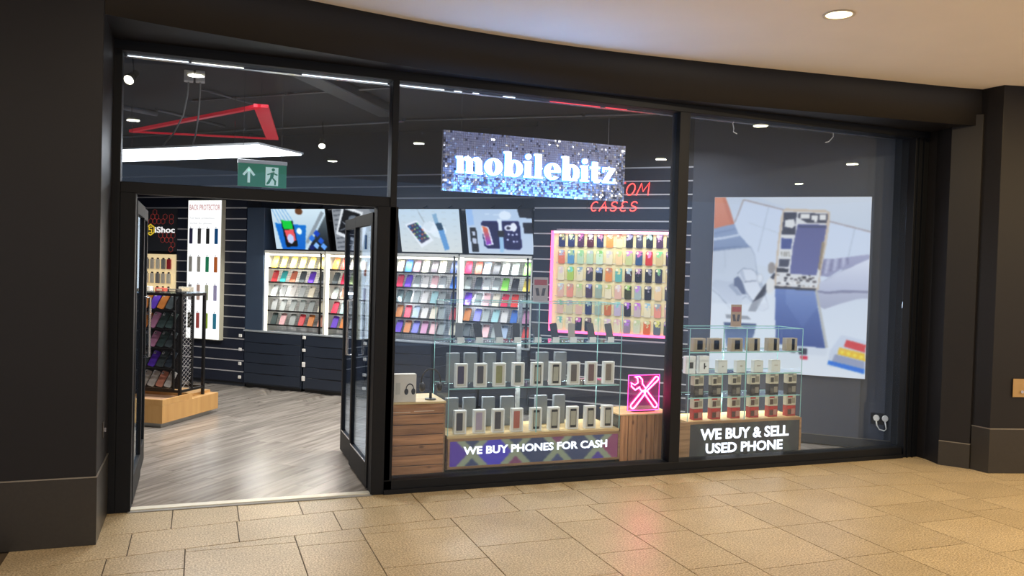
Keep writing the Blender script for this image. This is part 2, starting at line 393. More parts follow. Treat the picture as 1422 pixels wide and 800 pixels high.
# pier on the right: front turned a little away, as in the photo
r=struct(MB().zprism([(6.6,-.56),(6.614,-.707),(9.5,-1.45),(9.5,.3),(6.6,.3)],0,ZC).build('wall_right',FACADE,bevel=.003),'dark pier to the right of the shopfront')
MB().zprism([(6.585,-.545),(6.599,-.718),(9.5,-1.462),(9.5,-1.3),(6.75,-.545)],0,.395).build('plinth_panel',BASE_ST,r)
MB().zprism([(6.583,-.545),(6.597,-.72),(9.5,-1.464),(9.5,-1.3),(6.75,-.545)],.395,.402).build('edge_strip',EDGE,r)
r=struct(MB().zprism([(6.50,-.12),(6.44,-.33),(6.58,-.535),(6.9,-.5),(6.9,.2),(6.5,.2)],0,ZB+.1).build('wall_return',FACADE,bevel=.002),'narrow dark return wall beside the right window')
MB().zprism([(6.43,-.335),(6.572,-.545),(6.66,-.53),(6.6,-.3)],0,.222).build('plinth_panel',BASE_ST,r)
MB().zprism([(6.428,-.337),(6.57,-.548),(6.66,-.53),(6.6,-.3)],.222,.228).build('edge_strip',EDGE,r)

# mall floor: grout bed plus individually laid slabs
floor=struct(box('floor',-9,14,-11,-.01,-.06,-.006,GROUT),'speckled beige stone paving')
YA=[(-1.6,-.6),(-.54,-.51),(.27,-.41),(.7,-.37),(1.1,-.33),(1.53,-.31),(2.36,-.265),(2.76,-.27),(3.4,-.30),(4.5,-.34),(5.28,-.42),(5.8,-.5),(6.3,-.57),(7.5,-.75)]
YB=[(-1.6,-1.08),(-.34,-.90),(.28,-.82),(.9,-.765),(1.5,-.71),(2.2,-.68),(2.77,-.665),(3.38,-.68),(3.96,-.70),(4.58,-.74),(5.21,-.79),(5.77,-.87),(6.5,-.96),(7.5,-1.1)]
YC=[(x,y-.2+ .0*x) for x,y in YB]
G=.0035
def slab(pts):
    cx=sum(p[0] for p in pts)/4; cy=sum(p[1] for p in pts)/4
    q=[]
    for x,y in pts: q.append((x-cx+(G if x<cx else -G), y-cy+(G if y<cy else -G)))
    o=MB().zprism(q,-.03,0).build('paving_slab',TILE,floor,loc=(cx,cy,0)); return o
xa=[-.98+.42*i-.0 for i in range(2)]+[-.14+.4115*i for i in range(19)]
for a,b in zip(xa,xa[1:]): 
    slab([(a,interp(YA,a)),(b,interp(YA,b)),(b,-.012),(a,-.012)])
xb=[-.99,-.36]+[.255+.6265*i for i in range(12)]
for a,b in zip(xb,xb[1:]): slab([(a,interp(YB,a)),(b,interp(YB,b)),(b,interp(YA,b)),(a,interp(YA,a))])
colx=[-1.7,-1.08,-.46,-.05,.58,.99,1.615,2.25,2.66,3.07,3.69,4.09,4.71,5.34,5.74,6.37,6.99,7.4,8.0]
cuts={0:[-1.2,-1.8],1:[-1.3,-1.9],2:[-1.19,-1.6],3:[-.92,-1.52],4:[-1.0,-1.62],5:[-.885,-1.495],6:[-1.305,-1.93],7:[-1.0,-1.62],8:[-1.375,-2.0],9:[-.96,-1.49],10:[-.99,-1.48],11:[-1.48,-2.11],12:[-1.27,-1.68],13:[-1.3,-1.57],14:[-1.33,-1.9],15:[-1.1,-1.7],16:[-1.4,-2.0],17:[-1.2,-1.8]}
for i,(a,b) in enumerate(zip(colx,colx[1:])):
    ta,tb=interp(YB,a),interp(YB,b); ys=list(cuts[i])
    while ys[-1]>-3.3: ys.append(ys[-1]-.625)
    for y in ys:
        if min(ta,tb)-y>.05: slab([(a,y),(b,y),(b,tb),(a,ta)])
        ta=tb=y
# paving outside the laid field: one plain surface of the same stone, far out of view
MB().box(-9,colx[0]-.003,-11,-.012,-.03,0).box(8.003,14,-11,-.012,-.03,0).box(colx[0],8,-11,-3.95,-.03,0).build('paving_beyond',TILE,floor)['kind']='stuff'

# ================================================================ SETTING: shop shell
sf=struct(box('floor_shop',-2.6,7.2,-.005,8.5,-.06,-.012,VINYL),'grey wood-look vinyl plank floor of the shop')
# vinyl planks laid square to the diagonal back wall
pw,pl=.18,1.22
pm=MB().box(.001,pw-.001,.001,pl-.001,-.012,0).build('floor_plank',VINYL,sf); first=True
for i in range(-16,46):
    off=random.random()*pl
    for j in range(-2,8):
        s=i*pw; nn=-(-.6+j*pl+off-pl)      # local y goes into the wall (-n)
        c=WP(s+pw/2, j*pl-off-.3+pl/2)
        if not(-1.1<c.x<3.9 and -.6<c.y<6.9) or (c-OW).dot(NW)<0: continue
        Q=WP(s, (j+1)*pl-off-.3)
        cs=[Q+UW*a_-NW*b_ for a_,b_ in ((.001,.001),(pw-.001,.001),(pw-.001,pl-.001),(.001,pl-.001))]
        if min(v.y for v in cs)>.065:
            if first: o=pm; first=False
            else: o=cp(pm,sf)
            o.location=Q; o.rotation_euler=(0,0,AW)
        elif max(v.y for v in cs)>.08:
            out=[]
            for k in range(4):
                A2,B2=cs[k],cs[(k+1)%4]; ia,ib=A2.y>.065,B2.y>.065
                if ia: out.append(A2)
                if ia!=ib: out.append(A2+(B2-A2)*((.065-A2.y)/(B2.y-A2.y)))
            R_=Matrix.Rotation(-AW,3,'Z'); loc=[R_@(v-Q) for v in out]
            o=MB().zprism([(v.x,v.y) for v in loc],-.012,0).build('floor_plank',VINYL,sf); o.location=Q; o.rotation_euler=(0,0,AW)
struct(box('ceiling_shop',-2.6,7.2,.12,8.5,ZS,ZS+.08,SHOPCEIL),'dark open ceiling inside the shop')
bw=struct(MB().box(-3.2,8.3,.34,.42,0,ZS).build('wall_back',DARK),'dark diagonal back wall of the shop'); bw.location=OW; bw.rotation_euler=(0,0,AW)
# carrier walls bringing the slat panels forward left and right of the lit bays
for nm,(a,b) in {'wall_back_left':(-3.2,0.0),'wall_back_right':(4.12,5.93)}.items():
    q=struct(box(nm,a,b,.03,.34,0,ZS,DARK)); q.location=OW; q.rotation_euler=(0,0,AW)
q=struct(MB().box(5.93,7.67,.0,.34,0,ZS).box(7.67,8.12,.05,.34,0,ZS).build('wall_poster',mat('slate_wall_paint',(66,72,86),.5,noise=.04,nscale=3)),'smooth dark wall behind the lit repair poster'); q.location=OW; q.rotation_euler=(0,0,AW)
struct(box('wall_shop_left',-2.6,-2.5,.12,8.4,0,ZS,DARK)); struct(box('wall_shop_right',6.45,7.2,.12,.35,0,ZS,DARK))
sk=MB().box(5.93,8.1,-.012,.0,0,.09).box(5.93,8.1,-.014,.0,.09,.096,1).build('baseboard_poster',[DARK,EDGE]); struct(sk,'low dark skirting under the lit poster'); sk.location=OW; sk.rotation_euler=(0,0,AW)
# slat boards with aluminium channels
def slatwall(a,b,y,zlist,nm):
    holder=struct(MB().box(a,b,y+.012,y+.03,zlist[0][0],zlist[-1][1]).build(nm,SLAT)); holder.location=OW; holder.rotation_euler=(0,0,AW)
    for z0,z1 in zlist:
        box('slat_board',a,b,y,y+.012,z0+.008,z1-.008,SLAT,holder)
        box('channel_strip',a,b,y+.004,y+.012,z1-.0075,z1+.0075,CHAN,holder)
def zl(z0,z1):
    zs=[2.413+.1475*k for k in range(-16,5)]
    zs=[z for z in zs if z0<=z<=z1]; return list(zip(zs,zs[1:]))
slatwall(-3.2,0.0,.0,zl(.05,3.0),'wall_slat_left')
slatwall(0.0,4.12,.30,zl(2.0,3.0),'wall_slat_middle')
slatwall(4.12,5.93,.0,zl(.05,3.0),'wall_slat_right')

# ---- shopfront frames
def trim(nm,*b,m=FRAME,bev=.003,label=None): return struct(box(nm,*b,m,bevel=bev),label)
trim('trim_1',-.553,-.50,-.03,.10,.0,ZB,label='black left frame of the shopfront')
trim('trim_2',-.553,6.5,-.04,.10,3.055,ZB+.01,label='black head frame of the shopfront')
trim('trim_3',1.297,1.345,-.03,.10,.1,3.06,label='black mullion beside the doorway')
trim('trim_4',3.735,3.835,-.03,.10,.1,3.06,label='black mullion between the two windows')
trim('trim_5',6.335,6.50,-.03,.14,.0,3.06,label='black right end frame')
MB().box(6.36,6.372,-.045,-.03,0,3.06).box(6.42,6.43,-.05,-.03,0,3.06).build('frame_rib',FRAME,bpy.data.objects['trim_5'])
trim('trim_6',-.50,1.30,-.02,.09,2.125,2.20,label='black transom above the doorway')
trim('trim_7',1.297,6.31,-.03,.12,.0,.10,label='black sill under the shop windows')
MB().box(1.30,6.31,-.045,-.03,0,.035).build('sill_lip',FRAME,bpy.data.objects['trim_7'])
trim('trim_8',-.50,-.405,-.03,.10,0,2.13,label='black left door jamb')
trim('trim_9',1.205,1.36,-.03,.10,0,2.13,label='wide black right door jamb')
# threshold
th=struct(MB().box(-.405,1.205,-.012,.06,-.004,.012).build('trim_10',mat('threshold_metal',(215,212,200),.35,metal=.3,noise=.05)),'pale metal door threshold strip')
box('ramp_edge',-.42,1.21,-.05,-.012,-.004,.006,mat('threshold_grey',(120,120,118),.5),th)
def pane(nm,x0,x1,z0,z1,label):
    w_=struct(MB().box(x0,x1,.02,.028,z0,z1).build(nm,GLASS),label)
    w_.visible_shadow=True; return w_
pane('window_1',-.50,1.297,2.20,3.055,'clear glass pane over the doorway')
pane('window_2',1.345,3.735,.10,3.055,'large clear window pane left of the centre mullion')
pane('window_3',3.835,6.30,.10,3.055,'large clear window pane in front of the poster wall')
# polished head rail; glowing strips paint in the reflections of shop lights
ht=thing('head_rail','thin polished rail with painted reflections along the head of the shop windows','light track',(0,.104,3.06))
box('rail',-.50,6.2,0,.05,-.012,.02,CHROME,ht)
RL=mat('red_reflection_strip',(255,80,80),.5,em=(255,60,70),es=1.6)
for x0,x1,m_ in [(-.48,-.1,REFLW),(-.08,.26,LED),(.66,1.28,REFLW),(1.36,1.72,REFLW),(1.8,1.86,REFLW),(1.95,2.0,REFLW),(2.2,2.3,REFLW),(2.6,3.05,RL),(3.1,3.3,RL)]:
    MB().box(x0,x1,-.004,.0,-.012,-.007).box(x0,x1,-.004,.0,.004,.008).build('reflection_strip',m_,ht)

# ---- folded-back glass door leaves
def leaf(nm,side,label):
    X=-.42 if side<0 else 1.215
    d=struct(bpy.data.objects.new(nm,None),label); C.objects.link(d); d.location=(X,.08,0)
    for k,(y0,y1,off) in enumerate([(.02,.80,0.0),(.84,1.38,.02 if side>0 else -.01)]):
        t=.02; x0=-t+off; x1=t+off
        fr=MB()
        fr.box(x0,x1,y0,y0+.06,.02,2.09); fr.box(x0,x1,y1-.06,y1,.02,2.09); fr.box(x0,x1,y0+.06,y1-.06,2.0,2.09); fr.box(x0,x1,y0+.06,y1-.06,.02,.2)
        f_=fr.build('leaf_frame',FRAME,d,bevel=.002)
        box('glass',off-.004,off+.004,y0+.06,y1-.06,.2,2.0,GLASS,f_)
        MB().box(x0-.002,x0+.001,y0+.06,y1-.06,.2,.212).build('glazing_bead',CHROME,f_)
    s=-1 if side>0 else 1
    MB().tube([(s*.03,.72,.95),(s*.07,.72,.95),(s*.07,.72,1.4),(s*.03,.72,1.4)],.011,8).build('pull_handle',CHROME,d,smooth=True)
leaf('door_1',-1,'glass door leaf folded back on the left of the doorway')
leaf('door_2',1,'glass door leaf folded back on the right of the doorway')

# ================================================================ back wall fittings
def wthing(name,label,cat,s,n=0,z=0,group=None): 
    return thing(name,label,cat,WP(s,n,z),AW,group)
# cabinets
SENS=WHITE
for k,(s0,s1) in enumerate([(0.0,.93),(.955,1.885),(1.91,2.84),(2.865,3.45),(3.47,4.1)]):
    lab=['navy drawer cabinet at the left end of the lit bays','navy drawer cabinet second from left under the lit bays','navy drawer cabinet partly behind the right door jamb','navy drawer cabinet behind the glass display case','navy drawer cabinet nearest the pink-lit case board'][k]
    t=wthing('drawer_cabinet',lab,'cabinet',s0,0,0,'drawer cabinets under the lit bays'); W_=s1-s0
    box('carcass',0,W_,.018,.29,.04,.752,CAB,t,.003); box('toe_kick',.02,W_-.02,.04,.28,0,.04,BLACKM,t)
    for i in range(5):
        z0=.06+i*.138
        d=box('drawer',.012,W_-.012,0,.018,z0,z0+.134,CAB,t,.003)
        box('finger_groove',.25,W_-.3,-.002,.001,z0+.128,z0+.1335,BLACKM,d)
    box('worktop',-.005,W_+.012,-.008,.29,.752,.775,CABTOP,t,.002)
for i,(s,z) in enumerate([(-.035,.691),(-.035,.506),(-.035,.312),(-.035,.13),(.98,.72),(.98,.555),(.98,.355),(.98,.174),(1.9,.7),(1.9,.5),(1.9,.3),(1.9,.13)]):
    n_=.025 if i<4 else .0
    c_=['left of the first navy cabinet','beside the second navy cabinet','beside the third navy cabinet'][i//4]
    t=tag(box('security_tag',-.025,.025,-.012,0,-.02,.02 if i not in(6,7) else .045,WHITE,None,.004),'small white square tag, %s, %s from top'%(c_,['first','second','third','fourth'][i%4]),'security tag','white tags beside the cabinets')
    t.location=WP(s,.02 if i<4 else .004,z); t.rotation_euler=(0,0,AW)
# side panel left of bays
o=tag(box('side_panel',0,.285,.0,.28,0,1.64,mat('blue_grey_panel',(62,76,96),.3,noise=.05,nscale=3),None,.003),'plain blue-grey panel standing left of the first lit bay','panel')
o.location=WP(.006,-.012,.776); o.rotation_euler=(0,0,AW)

# case prototypes
cb=MB().prism(rrect(.084,.165,.014),-.006,.006).build('phone_case',CASE,bevel=0)
case_mesh=cb.data; C.objects.unlink(cb)
ac=MB().prism(rrect(.027,.027,.008,2),-.0085,-.005).prism(circ(-.0,.005,.006,.006,8),-.0105,-.008,1)
camb=ac.build('camera_bump',[CASE,BLACKM]); cam_mesh=camb.data; C.objects.unlink(camb)
def hexc(h): return (*lin(h),1)
NAMES={'r':('red','d8353f'),'cr':('crimson','e0244f'),'te':('teal','35b5b8'),'co':('coral','cf7358'),'ch':('charcoal','4c565c'),'pu':('purple','6a3fd0'),'sl':('slate','3c4654'),'cl':('clear','b4babc'),'gr':('grey','9aa3a3'),'dg':('dark green-grey','47595a'),'pk':('pale pink','f0c0c4'),'or':('orange','d8833c'),'sa':('salmon','e09a84'),'ye':('yellow and white','ecd25a'),'bl':('blue','2c6cc8'),'be':('beige','c8c0a8'),'br':('mauve brown','80606c'),'cm':('cream','eae2cc'),'tp':('taupe','4c444a'),'lb':('light blue','a8bcd8'),'wh':('white','dcdad8'),'nv':('navy','1c3a78'),'pe':('periwinkle','7678dc'),'mv':('mauve pink','d090b8'),'ob':('orange brown','c67832'),'rb':('red-brown','a8503c'),'bk':('black','22242a'),'lg':('lime green','86dc58'),'pt':('pale teal','a0ccd0'),'rd':('bright red','f0382c'),'gn':('sage green','b8cc90'),'mt':('mint','a6d2c0')}
BAYS=[
 dict(s0=.30,s1=1.24,name='first lit bay',n='leftmost lit bay',xs=[.43,.57,.725,.87,1.015,1.17],rows=['ye ye ye ye ye ye','r te co ch pu sl','cl cl wh cl cm ch','cl gr gr gr gr cm','dg pk gr r or sa']),
 dict(s0=1.26,s1=2.20,name='second lit bay',n='second lit bay',xs=[1.385,1.515,1.645,1.785,1.92,2.06],rows=['or rd cm gr gr cl','ch cr gn ch gr cl','gr sa cl gr cl cl','cr pt cl gr gr wh','pu or cl gr gr cl']),
 dict(s0=2.245,s1=3.15,name='third lit bay',n='third lit bay',xs=[2.33,2.45,2.565,2.685,2.81,2.92,3.075],rows=['be bl br cm tp cm nv','cr pu gr wh pk cl bl','dg dg gr wh pt gr nv','ob cr lb wh cm gr r','pu or pe mv pk gr cm']),
 dict(s0=3.17,s1=4.10,name='fourth lit bay',n='rightmost lit bay',xs=[3.265,3.40,3.51,3.635,3.75,3.875,4.025],rows=['cr rb lb bk cl gr lg','gr ch cl gr lg bk ye','pu gr pk cm cr rd gr','ob pe gr pt wh bl mv','ch bk pk gr lb bk rd'])]
SHZ=[1.618,1.43,1.24,1.05,.862]
WOODG=mat('bay_white_liner',(225,225,218),.5,noise=.02)
for bi,B in enumerate(BAYS):
    W_=B['s1']-B['s0']
    t=wthing('display_bay','backlit shelf unit of phone cases, %s'%['furthest left, under the glowing blue screen','second from left, seen through the doorway','third from left, just right of the door mullion','furthest right, beside the slatted wall'][bi],'shelving',B['s0'],-.04,.776,'lit phone case bays')
    H_=1.83-.776
    box('back_plate',0.01,W_-.01,.235,.245,0,H_,LATT,t)
    MB().box(0,.022,0,.25,0,H_).box(W_-.018,W_,0,.25,0,H_).box(.022,W_-.018,0,.25,H_-.02,H_).build('housing',WOODG,t)
    if bi!=2: box('side_lamp',.0,.05,-.012,.0,0.0,H_,mat('led_side',(255,252,235),.5,em=(255,250,232),es=1.25),t)
    else: box('side_lamp',.0,.012,-.012,.0,0.0,H_,mat('led_side',(255,252,235)),t)
    box('top_lamp',.03,W_-.03,.012,.03,H_-.045,H_-.022,LED,t)
    box('canopy',-.0,W_,-.025,.0,H_-.012,H_+.022,WOODG,t,.002)
    box('upright',W_-.058,W_-.04,-.03,-.01,0,H_,BLACKM,t)
    for z in SHZ:
        sh=box('shelf',.03,W_-.02,-.0,.1,z-.776-.012,z-.776-.004,BLACKM,t)
        box('shelf_lip',.03,W_-.02,-.004,.0,z-.776-.012,z-.776+.008,BLACKM,sh)
    a=area_light('bay_light',WP((B['s0']+B['s1'])/2,-.0,1.80),W_-.1,11,(1,.95,.84),rot=(math.radians(-42),0,AW),size_y=.03)
    a.rotation_euler=(math.radians(-20),0,AW); a.parent=None
    a2=area_light('bay_light',WP(B['s0']+.07,-.02,1.3),.03,5.,(1,.96,.88),size_y=.95); a2.rotation_euler=(math.radians(0),math.radians(-75),AW)
    for ri,row in enumerate(B['rows']):
        for ci,code in enumerate(row.split()):
            nm,hx=NAMES[code]
            o=bpy.data.objects.new('phone_case',case_mesh); C.objects.link(o)
            z=SHZ[ri]; o.location=WP(B['xs'][ci],-.085,z+.077); o.rotation_euler=Matrix.Rotation(AW,3,'Z').to_euler()
            o.rotation_euler=(Matrix.Rotation(AW,3,'Z')@Matrix.Rotation(math.radians(-24+random.uniform(-2,2)),3,'X')@Matrix.Rotation(math.radians(random.uniform(-1,3)),3,'Y')).to_euler()
            o.color=hexc(hx)
            last = ci==len(B['xs'])-1
            tag(o,'%s phone case, %s, %s shelf, %s'%(nm,'rightmost' if last else ORD[ci],['top','second','middle','fourth','bottom'][ri],B['n']),'phone case','phone cases on the lit bays')
            c=bpy.data.objects.new('camera_bump',cam_mesh); C.objects.link(c); c.parent=o; c.location=(-.022,0,.058)
            v=lin(hx); k=.55; c.color=(v[0]*k+.1,v[1]*k+.1,v[2]*k+.1,1)

# ---- angled lit screens over the bays
def screen_thing(s0,s1,label,P,bright=1.0):
    t=wthing('lightbox_screen',label,'screen',s0,0,0,'angled screens above the lit bays')
    W_=s1-s0; zt,zb=2.41,1.862; yt,yb=.0,.14
    MB().add([(0,yt+.004,zt),(W_,yt+.004,zt),(W_,yb+.004,zb),(0,yb+.004,zb),(0,yt+.05,zt),(W_,yt+.05,zt),(W_,yb+.05,zb),(0,yb+.05,zb)],[(0,1,2,3),(7,6,5,4),(0,4,5,1),(3,2,6,7),(0,3,7,4),(1,5,6,2)]).build('housing',BLACKM,t)
    P.a=np.clip(128+(P.a-150)*1.3+12,0,255); P.blur(1).build('picture',[(.012,yt,zt-.012),(W_-.012,yt,zt-.012),(.012,yb,zb+.012),(W_-.012,yb,zb+.012)],vc_mat('screen_glow',1.0),t)
    MB().tube([(W_*.3,.06,zt-.05),(W_*.3,.3,zt+.05)],.01,6).tube([(W_*.7,.06,zt-.05),(W_*.7,.3,zt+.05)],.01,6).build('bracket',BLACKM,t)
# 1: blue phone desk
P=Paint(84,58,(196,214,226))
P.poly([(0,0),(1,0),(1,.3),(.55,.95),(.3,1),(.0,.4)],(205,222,232),(170,190,205))
for k in range(5): P.line(.02+.06*k,.0,.12+.07*k,.34,.02,(120,170,215),.7)
P.poly([(.04,.35),(.62,.4),(.55,1),(.12,1)],(20,130,205),(10,120,200))
P.poly([(.16,.28),(.38,.30),(.42,.92),(.2,.95)],(20,25,35)); P.poly([(.17,.28),(.36,.3),(.37,.5),(.19,.5)],(20,200,90)); P.poly([(.2,.52),(.38,.5),(.4,.78),(.24,.82)],(225,110,115)); P.ell(.3,.74,.06,.12,(190,205,240))
P.ell(.48,.55,.05,.08,(225,240,248)); P.ell(.52,.06,.07,.08,(120,90,70))
P.poly([(.98,.1),(.62,.85),(.57,.82),(.93,.05)],(150,160,168)); P.poly([(1,.15),(1,1),(.6,1)],(120,130,135),(35,45,55))
for cx,cy,c in [(.7,.72,(70,130,215)),(.8,.6,(35,90,190)),(.86,.78,(50,110,205)),(.77,.9,(150,190,240)),(.68,.95,(30,60,120)),(.9,.92,(120,170,235))]: P.poly([(cx-.06,cy),(cx,cy-.09),(cx+.06,cy),(cx,cy+.09)],c)
screen_thing(.385,1.25,'angled screen with blue cloth, phone and app cubes, furthest left',P,.95)
# 2: grey gadgets
P=Paint(84,58,(150,155,162))
for k in range(9): P.line(.02,.05+.11*k,.3,.0+.11*k,.03,(90,96,104),.8)
P.poly([(.2,-.1),(.55,.08),(.36,.8),(.02,.6)],(215,220,225)); P.poly([(.22,.0),(.5,.12),(.35,.7),(.07,.54)],(45,50,58)); P.ell(.36,.28,.09,.13,(120,128,138)); P.line(.1,.52,.5,.3,.02,(150,155,162)); P.line(.16,.3,.4,.6,.015,(160,165,172))
P.poly([(.5,.2),(.62,.3),(.45,1),(.25,1)],(225,228,232)); P.poly([(.6,.35),(1,.5),(1,1),(.45,1)],(35,38,44))
for i in range(9):
    for j in range(6): P.ell(.58+.045*i,.55+.08*j,.014,.022,(190,195,200))
P.poly([(.65,0),(1,0),(1,.35),(.8,.3)],(120,126,134))
screen_thing(1.335,2.2,'angled black and white screen of a tablet and gadgets, second from left',P,.9)
# 3: phone and watch on pale wood
P=Paint(88,60,(214,222,224)); P.poly([(0,0),(1,0),(1,1),(0,1)],(205,218,224),(222,222,214))
for k in range(7): P.line(0,.15*k,1,.15*k+.1,.006,(190,198,198),.6)
P.poly([(.1,.36),(.3,.26),(.55,.72),(.34,.9)],(238,238,236)); P.poly([(.13,.39),(.29,.31),(.49,.68),(.34,.80)],(60,75,110),(95,90,110))
for i in range(4):
    for j in range(5): P.ell(.175+.045*i+.035*j,.42-.03*i+.075*j,.014,.018,[(90,170,220),(230,120,90),(230,220,120),(120,210,140)][(i+j)%4])
P.ell(.52,.42,.12,.13,(240,242,240)); P.ell(.5,.40,.09,.1,(222,228,228)); P.ell(.64,.5,.13,.16,(236,240,238),.8)
P.poly([(.56,.12),(.63,.1),(.66,.34),(.6,.36)],(150,180,200)); P.poly([(.6,.33),(.7,.31),(.73,.47),(.64,.49)],(60,90,110)); P.poly([(.64,.49),(.73,.47),(.8,.92),(.72,.95)],(120,165,205)); P.line(.32,.0,.42,.3,.008,(160,165,165))
screen_thing(2.30,3.16,'angled screen of a white phone and watch, third from left',P,.98)
# 4: charging pad
P=Paint(88,60,(200,212,222)); P.poly([(0,0),(1,0),(1,1),(0,1)],(190,205,220),(205,214,222))
P.poly([(.0,.0),(.1,.0),(.12,.35),(.02,.37)],(170,195,225)); P.poly([(.04,.42),(.14,.42),(.16,.97),(.06,.97)],(25,30,45)); P.poly([(.07,.5),(.12,.5),(.13,.6),(.08,.6)],(200,205,215)); P.poly([(.07,.65),(.13,.65),(.135,.78),(.075,.78)],(200,205,215))
P.ell(.6,.14,.09,.1,(226,232,236)); P.line(.3,.11,.58,.13,.012,(225,232,236))
P.poly([(.23,.3),(.26,.26),(.78,.26),(.81,.3),(.83,.84),(.79,.9),(.3,.88),(.25,.82)],(25,28,95)); P.poly([(.22,.36),(.34,.4),(.40,.8),(.28,.82)],(240,240,245)); P.poly([(.24,.38),(.32,.42),(.37,.78),(.29,.8)],(235,130,70),(150,80,200))
P.poly([(.48,.22),(.55,.22),(.55,.5),(.49,.5)],(225,232,235)); P.poly([(.48,.48),(.57,.48),(.57,.62),(.48,.62)],(30,40,50)); P.poly([(.49,.62),(.56,.62),(.55,.96),(.49,.96)],(170,200,220))
P.ell(.64,.42,.06,.07,(230,230,235)); P.ell(.72,.4,.05,.1,(235,235,235)); P.ell(.64,.42,.03,.03,(60,60,80))
for cx,cy in [(.64,.56),(.7,.57),(.76,.56),(.62,.68),(.71,.72),(.76,.72)]: P.ell(cx,cy,.018,.022,(225,228,235))
P.poly([(.79,.0),(1,.0),(1,.2),(.82,.18)],(30,36,52)); P.poly([(.86,.3),(1,.3),(1,.53),(.88,.53)],(35,42,58))
screen_thing(3.225,4.09,'angled screen of a blue charging pad with watch, furthest right',P,.98)

# ---- pink lit board of printed cases
bd=wthing('case_board','cream display board framed in pink neon on the slatted wall','display board',4.345,0,0)
BW=1.47
box('board',0,BW,-.012,0,1.0,2.13,mat('cream_board',(236,222,172),.5,noise=.03),bd)
for nm,b_ in {'a':(0,.03,-.035,-.012,1.0,2.15),'b':(0.03,BW,-.035,-.012,2.122,2.15),'c':(.03,BW,-.035,-.012,.985,1.012),'d':(BW-.02,BW,-.035,-.012,1.012,2.122)}.items():
    box('neon_edge',*b_,PINK if nm!='b' else mat('pink_white_led',(255,200,210),.5,em=(255,190,195),es=2.6),bd)
for k in range(6): box('case_rail',.06,BW-.04,-.016,-.012,1.13+.19*k+.085,1.136+.19*k+.085,CHAN,bd)
area_light('board_light',WP(5.08,.10,2.135),1.35,5.5,(1,.92,.68),rot=(0,0,0),size_y=.03).rotation_euler=(math.radians(-18),0,AW)
GCOL={'nv':('navy','28305a'),'pl':('plum','452c48'),'ma':('maroon','4c2030'),'or':('orange','e08a4a'),'cg':('cream green','c8c8a0'),'bk':('black','24242e'),'dk':('dark grey','3c3a4a'),'co':('coral and blue','dc7a62'),'bl':('blue','5a90b8'),'mt':('mint','b0cab0'),'mw':('pale mint','c6dcc4'),'cm':('cream','e2d8b8'),'co2':('peach','e8c89a'),'gn':('sage green','bcc48c'),'nb':('navy and cyan','30507a'),'rd':('red','c83432'),'gd':('gold and cream','cdb98a'),'br':('black and red','3a2a36'),'li':('lime','a8c460'),'bw':('black and white','3c3c48'),'te':('teal','62aaa4'),'pk':('pale pink','dab0a0'),'cp':('coral pink','e09080'),'be':('beige','c8c0a0'),'pb':('purple black','4c3e50'),'gg':('grey green','98a898'),'by':('black and yellow','40401e'),'bg':('blue grey','a0b0b0'),'mr':('orange maroon','c86a3a'),'li2':('lilac','c0b0c8'),'gp':('grey pink','c0b0b4'),'mb':('mauve and black','8c7a90'),'cmm':('cream mint','cccfb4'),'ro':('red-orange','d8622e'),'sl':('slate','5a6270'),'dg':('dark green','34443e')}
GR=['nv nv pl ma nv or cg bk dk bk pl bk','co bl mt mt mw cm co2 gn nb rd gd br','cm li cm bw bk or te br bk bk dk gd','pk cp be pb gg cm pk by bg bk co2 dk','pk be pk nv gg mr li2 bk gp cm cp pk','cm cm bk bk cm cm cm mb cmm ro sl dg']
pc=MB().prism(rrect(.076,.155,.014),-.012,0).build('case_shell',PCASE); pc_mesh=pc.data; C.objects.unlink(pc)
cc=MB().prism(rrect(.026,.028,.009,2),-.0135,-.012).build('camera_cutout',mat('cream_cutout',(240,232,205),.5)); cc_mesh=cc.data; C.objects.unlink(cc)
for r in range(6):
    for c,code in enumerate(GR[r].split()):
        nm,hx=GCOL[code]
        s=4.475+c*.1122; z=2.045-r*.1905
        o=bpy.data.objects.new('printed_case',pc_mesh); C.objects.link(o); o.location=WP(s,.0165,z); o.rotation_euler=(0,math.radians(random.uniform(-1,1)),AW)
        o.color=hexc(hx)
        tag(o,'%s printed phone case, %s, %s row, pink-lit board'%(nm,ORD[c],ROW[r]),'phone case','printed phone cases on the pink-lit board')
        q=bpy.data.objects.new('camera_cutout',cc_mesh); C.objects.link(q); q.parent=o; q.location=(-.018,0,.056)

# ---- CUSTOM CASES neon on the slat wall
cn=wthing('neon_sign','red neon script sign reading CUSTOM CASES, half hidden by the hanging sign','neon sign',4.66,.03,0)
def stroke(pts,ox,oz,w_,h_,sh=.25): return [(ox+(x*w_)+y*h_*sh,-.006,oz+y*h_) for x,y in pts]
def arc(cx,cy,rx,ry,a0,a1,n=8): return [(cx+rx*math.cos(math.radians(a0+(a1-a0)*k/n)),cy+ry*math.sin(math.radians(a0+(a1-a0)*k/n))) for k in range(n+1)]
LET={'C':[arc(.55,.5,.45,.5,50,310)],'U':[[(0,1),(0,.3)]+arc(.45,.3,.45,.3,180,360)+[(.9,1)]],'S':[arc(.5,.75,.35,.25,20,270,7)+arc(.5,.25,.38,.25,90,-160,7)],'T':[[(0,1),(1,1.05)],[(.5,1),(.45,0)]],'O':[arc(.5,.5,.45,.5,90,450,12)],'M':[[(0,0),(.2,1),(.5,.3),(.85,1.05),(1,0)]],'A':[[(0,0),(.5,1),(.9,0)],[(.15,.4),(.85,.42)]],'E':[arc(.55,.76,.35,.24,40,250,6)+arc(.55,.26,.4,.27,110,320,6)]}
mb=MB(); x=.02
for ch in 'CUSTOM':
    for st in LET[ch]: mb.tube(stroke(st,x,2.55,.10 if ch!='M' else .13,.13),.0055,5)
    x+=.128
mb.build('custom_lettering',REDN,cn)
mb=MB(); x=.13
